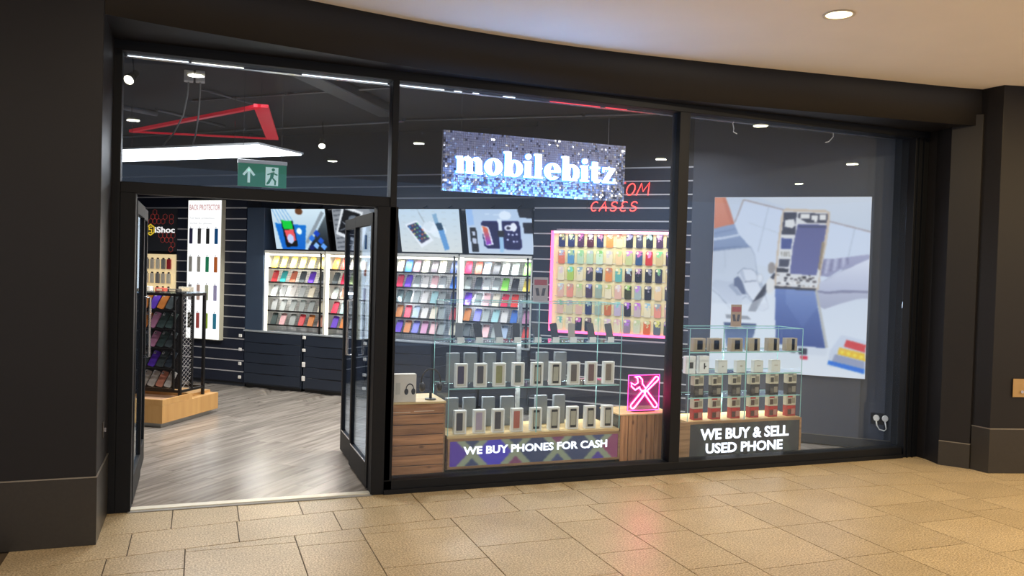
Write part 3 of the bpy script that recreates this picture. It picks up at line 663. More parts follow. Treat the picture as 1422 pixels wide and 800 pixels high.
for ch in 'CASES':
    for st in LET[ch]: mb.tube(stroke(st,x,2.375,.09,.105),.0055,5)
    x+=.112
mb.build('cases_lettering',REDN,cn)
MB().tube([(.0,0,2.45),(.8,0,2.53)],.003,4).tube([(.1,0,2.40),(.1,-.0,2.6)],.003,4).tube([(.6,0,2.42),(.6,-.0,2.66)],.003,4).build('wire_frame',BLACKM,cn)

# ---- tall lit panel (back protectors) on the left slat wall
lp=wthing('backlit_display','tall white backlit panel of back protectors on the left slatted wall','display panel',-.93,0,.61)
LPW=.585; LH=1.905
box('housing',0,LPW,-.075,0,0,LH,mat('panel_housing',(190,188,170),.4),lp,.002)
PN=Paint(60,190,(250,252,252))
PN.build('lit_face',[(.008,-.077,LH-.008),(LPW-.008,-.077,LH-.008),(.008,-.077,.008),(LPW-.008,-.077,.008)],vc_mat('panel_glow',1.15),lp)
text_mesh('heading_lettering','BACK PROTECTOR',LPW-.06,.075,mat('pale_red_ink',(190,120,120),.5,em=(205,150,150),es=.7),lp,(.03,-.078,LH-.14),.001,.01)
for k,(a,l) in enumerate([('Full back protection',.42),('sticker for phones',.38),('cut to size',.26)]):
    text_mesh('small_lettering',a,l,.035,mat('pale_grey_ink',(170,170,175),.5,em=(190,190,195),es=.7),lp,(.04,-.078,LH-.27-.07*k),.001,.0)
sk_cols=[['3c3c64','5c5c60','33363a','1c6cb4'],['b0b0ac','c0c0bc','2ea476','e0793c'],['b4b4bc','e0c0b4','ccd4bc','b8b4e0'],['3a3c30','c05a58','a6c848','3c94b8']]
skn=[['dark violet','grey','black','blue'],['silver','pale silver','green','orange'],['pale grey','peach','pale green','lilac'],['charcoal','red','lime','turquoise']]
for r in range(4):
    for c in range(4):
        o=MB().prism(rrect(.055,.21,.008,2),-.004,0).build('back_skin',CASE)
        o.location=WP(-.93+.07+c*.145,.084,2.02-r*.385+.0); o.rotation_euler=(0,0,AW); o.color=hexc(sk_cols[r][c])
        tag(o,'%s back skin sample, %s, %s row, white lit panel'%(skn[r][c],['leftmost','second','third','rightmost'][c],['top','second','third','bottom'][r]),'phone skin','back skins on the white lit panel')
        box('peg',-.003,.003,-.012,-.004,.11,.13,CHROME,o)

# ---- hexagon logo sign + peg display at far left
hs=wthing('shop_sign','black wall sign with yellow hexagon logo and white lettering iShoc behind left door leaf','sign',-1.98,0,1.80)
box('board',0,.80,-.03,0,0,.60,mat('matte_black_board',(44,47,54),.5),hs)
HEXY=mat('yellow_print',(235,205,60),.4,em=(235,205,60),es=.55); HEXR=mat('red_print',(215,80,70),.4,em=(215,80,70),es=.15); LWH=mat('white_print',(240,240,240),.4,em=(245,245,245),es=.85)
def hexring(mb,cx,cz,r,t,y0,y1):
    for k in range(6):
        a=math.radians(60*k+30); b=math.radians(60*k+90)
        p=[(cx+r*math.cos(a),cz+r*math.sin(a)),(cx+r*math.cos(b),cz+r*math.sin(b)),(cx+(r-t)*math.cos(b),cz+(r-t)*math.sin(b)),(cx+(r-t)*math.cos(a),cz+(r-t)*math.sin(a))]
        mb.prism(p,y0,y1)
mb=MB(); hexring(mb,.34,.30,.085,.018,-.034,-.03); mb.build('hexagon_logo',HEXY,hs)
mb=MB(); mb.prism([(.31,.33),(.37,.33),(.37,.345),(.31,.345)],-.035,-.031); mb.prism([(.31,.295),(.37,.295),(.37,.31),(.31,.31)],-.035,-.031); mb.prism([(.31,.255),(.37,.255),(.37,.27),(.31,.27)],-.035,-.031); mb.box(.31,.322,-.035,-.031,.30,.34).box(.358,.37,-.035,-.031,.26,.305); mb.build('logo_letter',HEXY,hs)
text_mesh('lettering','iShoc',.36,.085,LWH,hs,(.42,-.031,.26),.003,.02)
mb=MB(); rr_=.042
for i,j in [(0,0),(1,0),(2,0),(3,0),(.5,1),(1.5,1),(3.5,1),(5,1),(1,2),(5,0),(2.5,-3),(3.5,-3),(4,-4),(5,-4),(4.5,-3),(5.5,-3),(5.5,-5),(5,-6),(3,-4)]:
    hexring(mb,.34+i*.075,.42+j*.065,rr_,.003,-.0325,-.03)
mb.build('honeycomb_print',HEXR,hs)['kind']='stuff'
pg=wthing('peg_display','cream lit peg display of small accessories below the hexagon sign','display board',-1.98,0,.92)
box('back_board',0,.79,-.02,0,0,.84,mat('cream_lit_board',(240,222,180),.5,em=(240,215,165),es=.55),pg)
box('header_rail',0,.79,-.03,0,.84,.87,BLACKM,pg)
acc=[('f2efe6','white'),('d8cfc0','beige'),('c43a3a','red'),('e2dccb','off-white'),('e8e2d0','cream'),('8a8a88','grey')]
k=0
for r in range(3):
    for c in range(7):
        hx,nm=acc[(r*3+c*2+ (r==0))%6]; 
        if r==0 and c==6: hx,nm='b02c34','deep red'
        o=MB().box(-.035,.035,-.012,.012,-.07,.07).build('accessory_pack',CARDB,bevel=.004); o.color=hexc(hx)
        o.location=WP(-1.98+.1+c*.1,.045,.92+.70-r*.2); o.rotation_euler=(0,0,AW)
        tag(o,'%s hanging accessory pack, %s, %s row, cream peg display'%(nm,ORD[c],['top','middle','bottom'][r]),'accessory','accessory packs on the cream peg display')
        MB().tube([(0,-.0,.075),(0,.025,.08)],.003,5).box(-.02,.02,-.001,.001,.07,.09).build('hang_hook',CHROME,o)

# ---- big backlit repair poster
pt=wthing('lit_poster','large backlit poster of gloved hands repairing an opened phone','poster',6.17,0,.695)
PWd,PHt=1.54,1.83
box('light_box',0,PWd,-.03,0,0,PHt,mat('pale_aluminium',(205,205,205),.35,metal=.5),pt,.002)
P=Paint(216,256,(210,216,222))
def q(pts):
    out=[]
    for x,y in pts:
        t=(y-63)/677.; lx=170-22*t; rx=752-33*t; out.append(((x-lx)/(rx-lx),t))
    return out
def pp(pts,c,c2=None,al=1.): P.poly(q(pts),c,c2,al)
pp([(100,0),(800,0),(800,760),(100,760)],(196,204,214),(228,230,230))
pp([(330,60),(760,60),(760,200),(560,150)],(208,212,216),(200,206,212))
pp([(282,72),(775,200),(760,420),(235,300),(250,140)],(206,213,224),(214,219,226))
for a in [((282,72),(775,200)),((282,72),(248,160))]:
    (x1,y1),(x2,y2)=a; w_=2.2; pp([(x1,y1-w_),(x2,y2-w_),(x2,y2+w_),(x1,y1+w_)] if abs(x2-x1)>60 else [(x1-w_,y1),(x2-w_,y2),(x2+w_,y2),(x1+w_,y1)],(160,142,138))
pp([(376,100),(379,100),(338,275),(335,275)],(178,186,198)); pp([(690,180),(693,180),(668,290),(665,290)],(178,186,198)); pp([(300,160),(560,250),(560,253),(300,163)],(190,197,206))
# left arm and glove
def pa(pts,c,c2=None,al=1.): pp([(133.3+.6*x,26.7+.6*y) for x,y in pts],c,c2,al)
def pb(pts,c,c2=None,al=1.): pp([(400+.6*x,53.3+.6*y) for x,y in pts],c,c2,al)
pa([(20,55),(130,60),(160,140),(188,235),(120,248),(20,275)],(218,140,108),(204,120,88)); pa([(130,65),(160,140),(188,235),(165,238),(130,140),(110,65)],(190,108,80),None,.6)
pa([(20,275),(120,248),(188,233),(215,300),(292,385),(180,402),(20,425)],(146,160,186),(128,144,172))
pa([(20,330),(120,318),(212,298),(222,312),(120,334),(20,348)],(196,204,216)); pa([(20,300),(190,262),(196,272),(20,312)],(120,136,166),None,.7); pa([(40,395),(180,380),(280,375),(292,386),(180,402),(40,415)],(104,120,152),None,.7)
def grow(pts,k):
    cx=sum(p[0] for p in pts)/len(pts); cy=sum(p[1] for p in pts)/len(pts)
    return [(x+(x-cx)/max(1,math.hypot(x-cx,y-cy))*k, y+(y-cy)/max(1,math.hypot(x-cx,y-cy))*k) for x,y in pts]
HL=[(20,420),(180,400),(292,386),(318,440),(328,540),(350,600),(372,660),(392,730),(402,770),(365,792),(330,775),(290,730),(262,700),(240,720),(210,790),(170,790),(90,700),(20,650)]
pa(grow(HL,9),(158,166,182),None,.75)
pa([(20,420),(180,400),(292,386),(318,440),(328,540),(350,600),(372,660),(392,730),(402,770),(365,792),(330,775),(290,730),(262,700),(240,720),(210,790),(170,790),(90,700),(20,650)],(196,202,210),(208,213,219))
pa([(20,430),(150,415),(130,560),(60,560),(20,500)],(196,202,210),None,.7); pa([(120,410),(128,410),(134,520),(124,520)],(184,190,200),None,.7)
pa([(60,600),(150,612),(200,600),(235,690),(200,770),(120,720),(40,640)],(190,196,206),(206,210,218),.9)
pa([(188,590),(212,574),(240,612),(262,690),(236,690),(205,645),(182,640)],(98,108,134)); pa([(150,640),(176,618),(215,672),(236,700),(205,700)],(150,158,176),None,.7)
pa(grow([(212,560),(245,525),(300,530),(325,550),(338,610),(372,680),(395,745),(360,768),(300,725),(262,670),(240,610)],6),(132,140,158),None,.8)
pa([(212,560),(245,525),(300,530),(325,550),(338,610),(372,680),(395,745),(360,768),(300,725),(262,670),(240,610)],(214,217,222),(230,231,232))
pa([(246,606),(330,596),(334,604),(250,616)],(158,162,174)); pa([(222,556),(242,532),(262,600),(246,606)],(178,184,196),None,.8)
P.ell(*q([(133.3+.6*350,26.7+.6*585)])[0],.024,.03,(200,203,208)); P.ell(*q([(133.3+.6*352,26.7+.6*583)])[0],.015,.02,(226,227,228))
pa([(345,752),(395,740),(404,770),(365,790)],(206,208,214))
pa([(440,545),(452,560),(385,680),(325,800),(275,800),(300,745),(372,640)],(46,48,60)); pa([(395,640),(405,650),(340,770),(330,765)],(100,104,116),None,.7)
P.ell(*q([(133.3+.6*424,26.7+.6*515)])[0],.024,.033,(152,142,134)); P.ell(*q([(133.3+.6*416,26.7+.6*635)])[0],.028,.05,(228,224,216))
# right glove behind the phone
pb([(285,405),(350,405),(480,385),(600,366),(600,450),(400,470),(330,518),(255,512)],(168,166,188),(150,148,174))
for k in range(4): pb([(300+45*k,412-5*k),(312+45*k,410-5*k),(292+52*k,505-22*k),(280+52*k,508-22*k)],(116,112,142),None,.7)
for k in range(3): pb([(322+45*k,410-5*k),(334+45*k,408-5*k),(316+52*k,498-22*k),(304+52*k,500-22*k)],(206,204,216),None,.6)
pb([(190,592),(270,605),(400,600),(600,590),(600,640),(500,650),(400,682),(300,722),(268,705),(200,645)],(186,186,198),(168,168,184))
pb(grow([(188,562),(215,540),(300,546),(400,482),(600,385),(600,595),(400,600),(320,612),(240,602),(195,586)],5),(122,122,146),None,.8)
pb([(188,562),(215,540),(300,546),(400,482),(600,385),(600,595),(400,600),(320,612),(240,602),(195,586)],(226,226,230),(186,187,202))
pb([(240,604),(320,613),(400,602),(600,596),(600,608),(400,616),(320,626),(245,614)],(120,118,142),None,.8); pb([(190,560),(215,545),(240,560),(225,585),(195,582)],(204,198,200),None,.8)
# phone body
pp([(432,112),(442,106),(590,112),(604,120),(602,160),(590,240),(572,330),(560,416),(400,412),(398,380),(410,250),(424,140)],(206,184,158))
pp([(438,116),(594,122),(582,240),(556,408),(404,404),(416,250)],(222,218,212))
pp([(486,166),(592,168),(576,260),(552,360),(456,356),(468,250)],(88,88,134),(98,100,148)); pp([(488,170),(590,172),(589,180),(487,178)],(60,62,98))
pp([(436,120),(482,122),(476,205),(426,205)],(44,44,60)); pp([(440,150),(472,146),(478,170),(466,182),(436,176)],(226,222,214)); pp([(490,124),(596,126),(592,160),(520,160),(486,140)],(48,46,58))
for k,(a,b,c_,d_) in enumerate([(496,126,530,146),(536,132,560,150),(566,128,590,150),(545,138,556,158)]): pp([(a,b),(c_,b),(c_,d_),(a,d_)],(230,224,214))
pp([(426,220),(466,222),(460,262),(424,260)],(64,76,134)); pp([(420,268),(462,270),(458,294),(418,292)],(226,224,216)); 
for k in range(4): pp([(424+9*k,272),(429+9*k,272),(429+9*k,290),(424+9*k,290)],(150,142,130))
pp([(416,300),(456,302),(450,330),(414,330)],(60,62,78)); pp([(408,334),(452,338),(448,352),(406,350)],(36,36,46)); pp([(574,230),(584,232),(566,340),(558,338)],(150,130,100))
rng=random.Random(3)
for k in range(46):
    x0=402+rng.random()*140; y0=356+rng.random()*46; s_=4+rng.random()*10
    pp([(x0,y0),(x0+s_,y0),(x0+s_,y0+s_*.6),(x0,y0+s_*.6)],[(40,36,40),(240,232,222),(150,140,130),(90,80,80)][k%4])
pp([(400,405),(552,410),(550,420),(400,414)],(50,48,56)); 
# lifted screen
pp([(402,414),(546,418),(560,500),(582,634),(404,628),(400,520)],(104,126,178),(52,72,132)); pp([(440,418),(546,420),(556,480),(500,560),(440,470)],(146,166,206),(90,112,166),.4)
pp([(548,414),(556,416),(592,632),(582,634)],(186,182,172)); pp([(420,430),(535,432),(535,435),(420,433)],(120,136,176))
pp([(450,636),(588,636),(586,664),(452,664)],(214,218,222)); pp([(486,640),(516,640),(516,662),(486,662)],(44,48,66)); pp([(450,640),(476,640),(474,658),(450,656)],(60,64,80)); pp([(493,669),(518,669),(517,682),(493,682)],(214,34,66))
# objects at lower left
pp([(212,524),(298,526),(310,538),(215,540)],(34,36,44)); pp([(300,480),(400,420),(400,620),(330,700),(140,700),(150,480)],(232,234,234),None,.6); pp([(205,555),(330,555),(320,600),(295,655),(215,650)],(62,78,112),(120,140,180))
# coloured strips
pp([(640,580),(730,600),(724,720),(588,700),(600,640)],(205,210,218)); 
pp([(658,598),(724,614),(722,642),(648,624)],(214,48,44)); pp([(632,628),(722,646),(721,674),(626,654)],(238,188,40)); pp([(616,654),(720,676),(718,706),(606,682)],(152,158,180)); pp([(594,680),(718,704),(716,722),(590,694)],(28,110,206))
for k in range(4): P.ell(*q([(642+22*k,645+5*k)])[0],.012,.01,(248,222,70))
P.blur(2)
P.build('poster_print',[(.004,-.032,PHt-.004),(PWd-.004,-.032,PHt-.004),(.004,-.032,.004),(PWd-.004,-.032,.004)],vc_mat('poster_glow',1.0),pt)

# ---- socket with two white plugs on poster wall
sc=wthing('wall_socket','black double socket with two white plugs low on the poster wall','socket',7.865,-.05,.30)
box('face_plate',-.085,.085,-.012,0,-.055,.055,BLACKM,sc,.003)
for sx in (-.035,.045): MB().prism(circ(sx,.01,.03,.032,10),-.05,-.012).build('plug',WHITE,sc,bevel=.004)
MB().tube([(-.035,-.045,-.02),(-.03,-.05,-.06),(-.005,-.05,-.1),(.04,-.05,-.11),(.06,-.045,-.09),(.045,-.045,-.02)],.007,6).build('cable',WHITE,sc,smooth=True)

# ================================================================ window displays
# wooden blocks
FLZ=.0
t=thing('wood_plinth','left pine display block of horizontal boards holding the headphones','plinth',(1.36,.14,0))
box('core',.004,.436,.008,.40,0,.63,BLACKM,t)
for k in range(8):
    z0=.0+k*.0795; MB().box(0,.44,0,.012,z0+.003,z0+.0765).build('board',PINE,t,bevel=.0015)
MB().box(-.002,.455,-.004,.41,.636,.652).build('top_board',PINEL,t,bevel=.001)
box('corner_strip',.44,.452,0,.02,0,.636,KRAFT,t)
for z in (.575,): MB().box(.02,.17,-.003,.0,z,z+.003).box(.2,.36,-.003,.0,z+.004,z+.007).build('light_scratch',mat('worn_edge',(235,215,185),.5),t)
t=thing('wood_plinth','right pine display block of upright boards under the pink tool sign','plinth',(3.365,.16,0))
box('core',.004,.49,.009,.36,0,.47,BLACKM,t)
xx=0
for wd in (.078,.085,.09,.08,.085,.076): MB().box(xx+.0025,xx+wd-.0025,0,.012,0,.478).build('board',PINEV,t,bevel=.0015); xx+=wd
MB().box(-.012,xx+.012,-.006,.37,.478,.49).build('top_board',PINEL,t,bevel=.001)

# headphones carton and headphones
t=thing('headphone_carton','white carton printed with black headphones standing on the left pine block','carton',(1.40,.15,.652))
box('carton',0,.175,0,.07,0,.215,mat('white_card',(214,206,190),.5,noise=.03),t,.002)
def headphone_print(mb,cx,cz,s,y0,y1):
    for a,b in zip(range(0,180,20),range(20,200,20)):
        p=[]
        for ang,r in ((a,1),(b,1),(b,.8),(a,.8)): p.append((cx+r*s*.62*math.cos(math.radians(ang)),cz+r*s*.9*math.sin(math.radians(ang))))
        mb.prism(p,y0,y1)
    mb.prism(circ(cx-s*.5,cz-s*.25,s*.3,s*.45,12),y0,y1).prism(circ(cx+s*.5,cz-s*.25,s*.3,s*.45,12),y0,y1)
mb=MB(); headphone_print(mb,.125,.095,.055,-.0015,0); mb.build('headphone_picture',BLACKM,t)
MB().box(.015,.05,-.001,0,.06,.15).build('side_panel_print',mat('soft_grey_ink',(190,184,170),.5),t)
t=thing('headphones','black over-ear headphones on a stand on the left pine block','headphones',(1.715,.24,.652))
MB().lathe([(.0,0),(.045,0),(.045,.008),(.012,.012),(.01,.06),(.0,.062)],14).build('stand',BLACKM,t)
pts=[(.078*math.cos(math.radians(a)),0,.145+.098*math.sin(math.radians(a))) for a in range(-10,191,20)]
MB().tube(pts,.006,6).build('headband',BLACKM,t,smooth=True)
for sx in (-1,1):
    M=Matrix.Translation((sx*.07,0,.10))@Matrix.Rotation(math.radians(90),4,'Y')
    mb=MB(); mb.lathe([(.0,-.018),(.03,-.018),(.038,-.006),(.038,.008),(.026,.018),(0,.018)],14); mb.v=[tuple(M@Vector(v)) for v in mb.v]; mb.build('ear_cup',BLACKM,t,smooth=True)

# glass display counters
def counter(nm,label,x0,x1,y0,y1,zb,zt,shelves,mids):
    t=thing(nm,label,'display case',(0,0,0)); e=.006
    box('plinth_base',x0+.0,x1-.0,y0+.06,y1,0,.10,BLACKM,t)
    box('deck',x0,x1,y0+.0,y1+.02,zb-.02,zb,PINEL,t)
    box('cabinet_body',x0,x1,y0+.03,y1+.02,.10,zb-.02,KRAFT,t)
    for a,b in zip([x0]+mids,mids+[x1]):
        quads=[[(a,y0,zb),(b,y0,zb),(b,y0,zt),(a,y0,zt)],[(a,y1,zb),(b,y1,zb),(b,y1,zt),(a,y1,zt)],[(a,y0,zb),(a,y1,zb),(a,y1,zt),(a,y0,zt)]]
        if b==x1: quads.append([(b,y0,zb),(b,y1,zb),(b,y1,zt),(b,y0,zt)])
        for q4 in quads: MB().add(q4,[(0,1,2,3)]).build('glass_wall',CGLASS,t)
        ed=MB()
        for X in (a,b-.004):
            for Y in (y0-.001,y1-.004): ed.box(X,X+.004,Y,Y+.005,zb,zt)
        ed.box(a,b,y0-.001,y0+.004,zt-.001,zt+.004).box(a,b,y1-.004,y1,zt-.001,zt+.004)
        ed.box(a,a+.005,y0,y1,zt-.001,zt+.004).box(b-.005,b,y0,y1,zt-.001,zt+.004)
        ed.build('glass_edge',GEDGE,t)
        MB().add([(a,y0,zt-.001),(b,y0,zt-.001),(b,y1,zt-.001),(a,y1,zt-.001)],[(0,1,2,3)]).build('glass_top',CGLASS,t)
        for z in shelves:
            s_=MB().add([(a+.008,y0+.01,z),(b-.008,y0+.01,z),(b-.008,y1-.01,z),(a+.008,y1-.01,z)],[(0,1,2,3)]).build('glass_shelf',CGLASS,t)
            MB().box(a+.008,b-.008,y0+.006,y0+.010,z-.008,z+.001).box(a+.008,b-.008,y1-.012,y1-.009,z-.008,z+.001).build('shelf_edge',GEDGE,s_)
    return t
CX0,CX1=1.835,3.35; CY0,CY1=.15,.60
c1=counter('glass_display_case','large glass display case of boxed phones above the WE BUY PHONES FOR CASH sign',CX0,CX1,CY0,CY1,.372,1.425,[1.10,.745],[2.585])
MB().box(2.567,2.603,.575,.592,.5,1.42).build('joint_strip',mat('joint_chrome',(190,195,195),.25,metal=.7,noise=.3,nscale=40),c1)
RX0,RX1=4.02,5.245
c2=counter('glass_display_case','small glass display case above the WE BUY AND SELL USED PHONE sign',RX0,RX1,.15,.50,.402,1.22,[1.012,.815,.608],[4.62])
# sign boxes
def xprint(w_,h_,cells,cols,bgc,xc,n):
    P=Paint(w_,h_,bgc)
    for i in range(n):
        cx=(i+.5)/n; hw=.5/n; a_=hw*.72
        P.poly([(cx-hw,0),(cx-hw*.5,0),(cx,.5),(cx-hw*.5,1),(cx-hw,1)],cols[i%len(cols)]); P.poly([(cx+hw,0),(cx+hw*.5,0),(cx,.5),(cx+hw*.5,1),(cx+hw,1)],cols[(i+1)%len(cols)])
        P.poly([(cx-a_,0),(cx+a_,0),(cx,.45)],cols[(i+2)%len(cols)],al=.8); P.poly([(cx-a_,1),(cx+a_,1),(cx,.55)],cols[(i+3)%len(cols)],al=.8)
        P.poly([(cx-a_,0),(cx-a_*.45,0),(cx+a_,1),(cx+a_*.45,1)],xc); P.poly([(cx+a_,0),(cx+a_*.45,0),(cx-a_,1),(cx-a_*.45,1)],xc)
    return P
SIGNT=mat('sign_white',(250,250,250),.5,em=(255,255,255),es=1.05)
sb=thing('sign_panel','illuminated sign panel with colourful X pattern reading WE BUY PHONES FOR CASH','sign',(1.835,.129,.115))
fw=1.515; fh=.235
MB().box(0,fw,0,.02,0,.018).box(0,fw,0,.02,fh-.018,fh).box(0,.018,0,.02,.018,fh-.018).box(fw-.018,fw,0,.02,.018,fh-.018).build('frame',KRAFT,sb)
P=xprint(180,30,0,[(84,50,140),(72,58,170),(52,62,88),(58,66,92),(140,60,90),(66,72,104)],(58,66,92),(142,146,112),4).blur(1)
P.build('print',[(.018,.006,fh-.018),(fw-.018,.006,fh-.018),(.018,.006,.018),(fw-.018,.006,.018)],vc_mat('sign_print_lit',.8),sb)
text_mesh('lettering','WE BUY PHONES FOR CASH',1.265,.064,SIGNT,sb,(.13,.004,.108),.006,.028)
sb=thing('sign_panel','dark illuminated sign panel reading WE BUY & SELL USED PHONE','sign',(4.02,.129,.045))
fw=1.225; fh=.355
MB().box(0,fw,0,.02,0,.02).box(0,fw,0,.02,fh-.02,fh).box(0,.02,0,.02,.02,fh-.02).box(fw-.02,fw,0,.02,.02,fh-.02).box(-.09,0,0,.02,0,fh).build('frame',KRAFT,sb)
P=xprint(140,40,0,[(46,46,44),(44,42,38),(48,46,46)],(50,48,44),(64,68,58),3).blur(1)
P.build('print',[(.02,.006,fh-.02),(fw-.02,.006,fh-.02),(.02,.006,.02),(fw-.02,.006,.02)],vc_mat('sign_print_lit2',.6),sb)
text_mesh('lettering','WE BUY & SELL',.955,.10,SIGNT,sb,(.13,.004,.19),.006,.028)
text_mesh('lettering','USED PHONE',.83,.092,SIGNT,sb,(.19,.004,.068),.006,.028)

# case lighting (area lights inside the cases)
for (x0,x1,z,pw_) in [(1.85,3.33,.715,8),(1.85,3.33,1.07,4.0),(4.03,5.23,.58,6),(4.03,5.23,.98,2.5)]:
    area_light('case_light',((x0+x1)/2,.56 if x0<3 else .47,z),x1-x0,pw_,(1,.95,.85),rot=(math.radians(25),0,0),size_y=.02)

# phone boxes
wbox=MB().box(-.05,.05,0,.045,0,.19).build('box',mat('white_carton',(228,228,222),.45,noise=.02),bevel=.002); wbm=wbox.data; C.objects.unlink(wbox)
wf=MB().prism([(-.038,.012),(.038,.012),(.038,.178),(-.038,.178)],-.001,.0).build('picture',CARDB); wfm=wf.data; C.objects.unlink(wf)
ph=MB().prism(rrect(.052,.14,.006,2),-.002,-.001).build('phone_picture',CARDB); phm=ph.data; C.objects.unlink(ph)
bars=MB().prism(rrect(.056,.156,.006,2),-.0018,-.001).prism([(-.023,.058),(.023,.058),(.023,-.058),(-.023,-.058)][::-1],-.0025,-.0018,1).build('phone_picture',[BLACKM,CARDB]); barm=bars.data; C.objects.unlink(bars)
def phone_box(x,z,kind,row,i,tot=9):
    t=thing('phone_box','','phone box',(x,.2,z),0,'boxed phones in the large glass case')
    b=bpy.data.objects.new('carton',wbm); C.objects.link(b); b.parent=t
    p=bpy.data.objects.new('picture',wfm); C.objects.link(p); p.parent=t; p.color=hexc('ccc6b6')
    if kind=='w':
        q_=bpy.data.objects.new('phone_picture',barm); C.objects.link(q_); q_.parent=t; q_.location=(0,0,.095); q_.color=hexc('a8a490'); desc='white box with black-edged phone picture'
    else:
        q_=bpy.data.objects.new('phone_picture',phm); C.objects.link(q_); q_.parent=t; q_.location=(-.008,0,.1); q_.color=hexc(kind[1]); desc='white box with %s phone picture'%kind[0]
    t['label']='%s, %s, %s'%(desc,ORD[i] if i<8 else 'rightmost',row)
xs1=[1.955,2.118,2.278,2.441,2.607,2.769,2.941,3.102,3.265]
k1=[('black','38363e'),('lilac','a898a8'),('charcoal','403e44'),('orange and grey','b0604c'),'w','w','w','w','w']
k2=[('dark violet','3a3450'),('charcoal','44444c'),('olive','8c8a58'),('dark green-grey','505a58'),'w','w',('brown','5c544e'),('maroon and grey','6c4f4c'),('brown-grey','776a5e')]
for i,x in enumerate(xs1): phone_box(x,.3725,k1[i],'large case deck',i); phone_box(x,.7455,k2[i],'large case middle shelf',i)
gb=MB().box(-.05,.05,0,.045,0,.195).build('rear_box',mat('grey_carton',(128,136,142),.6,noise=.04),bevel=.002); gbm=gb.data; C.objects.unlink(gb)
for row,z in (('pine deck',.3725),('middle glass shelf',.7455)):
    for i,x in enumerate([1.93,2.08,2.25,2.42,2.73,2.90]):
        o=bpy.data.objects.new('rear_box',gbm); C.objects.link(o); o.location=(x+.04,.48,z+.0); o.scale=(1.05+.12*(i==3),1,1.25)
        tag(o,'plain grey box, %s of rear row, %s, large case'%((ORD[i] if i<5 else 'rightmost'),row),'phone box','plain rear boxes in the large glass case')
# phones on stands on the upper shelf
phb=MB().prism(rrect(.062,.135,.008,2),-.004,.004).build('phone',BLACKM,bevel=.001); phbm=phb.data; C.objects.unlink(phb)
cd=MB().box(-.03,.03,-.002,.002,0,.045).build('price_card',mat('card_white',(225,225,220),.5,noise=.08,nscale=120)); cdm=cd.data; C.objects.unlink(cd)
st=MB().box(-.025,.025,-.02,.04,0,.006).box(-.02,.02,.018,.024,.005,.07).build('stand',mat('clear_acrylic',(200,205,205),.2)); stm=st.data; C.objects.unlink(st)
pn=[('grey','6c7276'),('black','1c1e24'),('grey','70767a'),('black','202228'),('dark grey','46484e'),('navy-black','1a2436'),('gold-grey','a09a90'),('dark grey','3c3e44'),('dark grey','44464c')]
for i,x in enumerate([1.934,2.091,2.262,2.418,2.596,2.757,2.915,3.095,3.266]):
    t=thing('display_phone','%s phone leaning on stand, %s, upper shelf, large case'%(pn[i][0],ORD[i] if i<8 else 'rightmost'),'phone',(x,.22,1.1005),0,'phones on stands in the large case')
    b=MB().prism(rrect(.062,.14,.008,2),-.004,.004).build('handset',CASE,t); b.location=(0,.012,.088); b.rotation_euler=(math.radians(-14),math.radians(-6 if i%3 else 4),0); b.color=hexc(pn[i][1])
    a=bpy.data.objects.new('stand',stm); C.objects.link(a); a.parent=t
    a=bpy.data.objects.new('price_card',cdm); C.objects.link(a); a.parent=t; a.location=(.004,-.022,0)

# right case goods
def carton(x,y,z,w_,h_,d_,label,group,col,parts,z0=0):
    t=thing('carton',label,'carton',(x,y,z),0,group)
    b=MB().box(-w_/2,w_/2,0,d_,0,h_).build('carton_body',CARDB,t,bevel=.002); b.color=hexc(col)
    for nm,(a,b_,c_,d2),cc_ in parts:
        p=MB().box(a*w_,b_*w_,-.0012,0,c_*h_,d2*h_).build(nm,CARDB,t); p.color=hexc(cc_)
    return t
for i,x in enumerate([4.155,4.329,4.552,4.741,4.958,5.162]):
    if i<3:
        t=carton(x,.2,1.0125,.125,.118,.06,'kraft accessory box with black case picture, %s, top shelf, small case'%ORD[i],'kraft boxes on the top shelf of the small case','a89880',[('picture_panel',(-.42,.42,.06,.94),'9c8c72'),('picture',(-.2,.25,.15,.85),'2a2624')])
    else:
        t=carton(x,.2,1.0125,.125,.118,.06,'kraft box with dark stripe, %s, top shelf, small case'%(ORD[i] if i<5 else 'rightmost'),'kraft boxes on the top shelf of the small case','a89c86',[('picture_panel',(-.42,.42,.06,.94),'a39880'),('dark_stripe',(-.02,.25,.06,.94),'2c2a30')])
r2=[('white earphone box with a black earbud picture',[('picture',(-.15,.25,.3,.65),'303034')],.155),('white box with a sketched earphone picture',[('picture',(-.05,.08,.25,.6),'404044'),('picture',(.0,.2,.35,.45),'505054')],.155),('pale white box with small logo',[('logo',(-.05,.07,.45,.55),'808890')],.115),('plain white box with two grey marks',[('logo',(-.15,.1,.5,.6),'a09c94')],.11),('plain white box with a faint oval',[('logo',(-.2,.2,.5,.6),'b0aca4')],.11),('cream box with a faint line',[('logo',(-.2,.2,.55,.6),'a8a49c')],.11)]
for i,x in enumerate([4.085,4.225,4.421,4.623,4.813,5.006]):
    carton(x,.22,.8155,.1,r2[i][2],.05,'%s, %s, second shelf, small case'%(r2[i][0],ORD[i] if i<5 else 'rightmost'),'white boxes on the second shelf of the small case','e6e8e6' if i<2 else 'd4d8d4',r2[i][1])
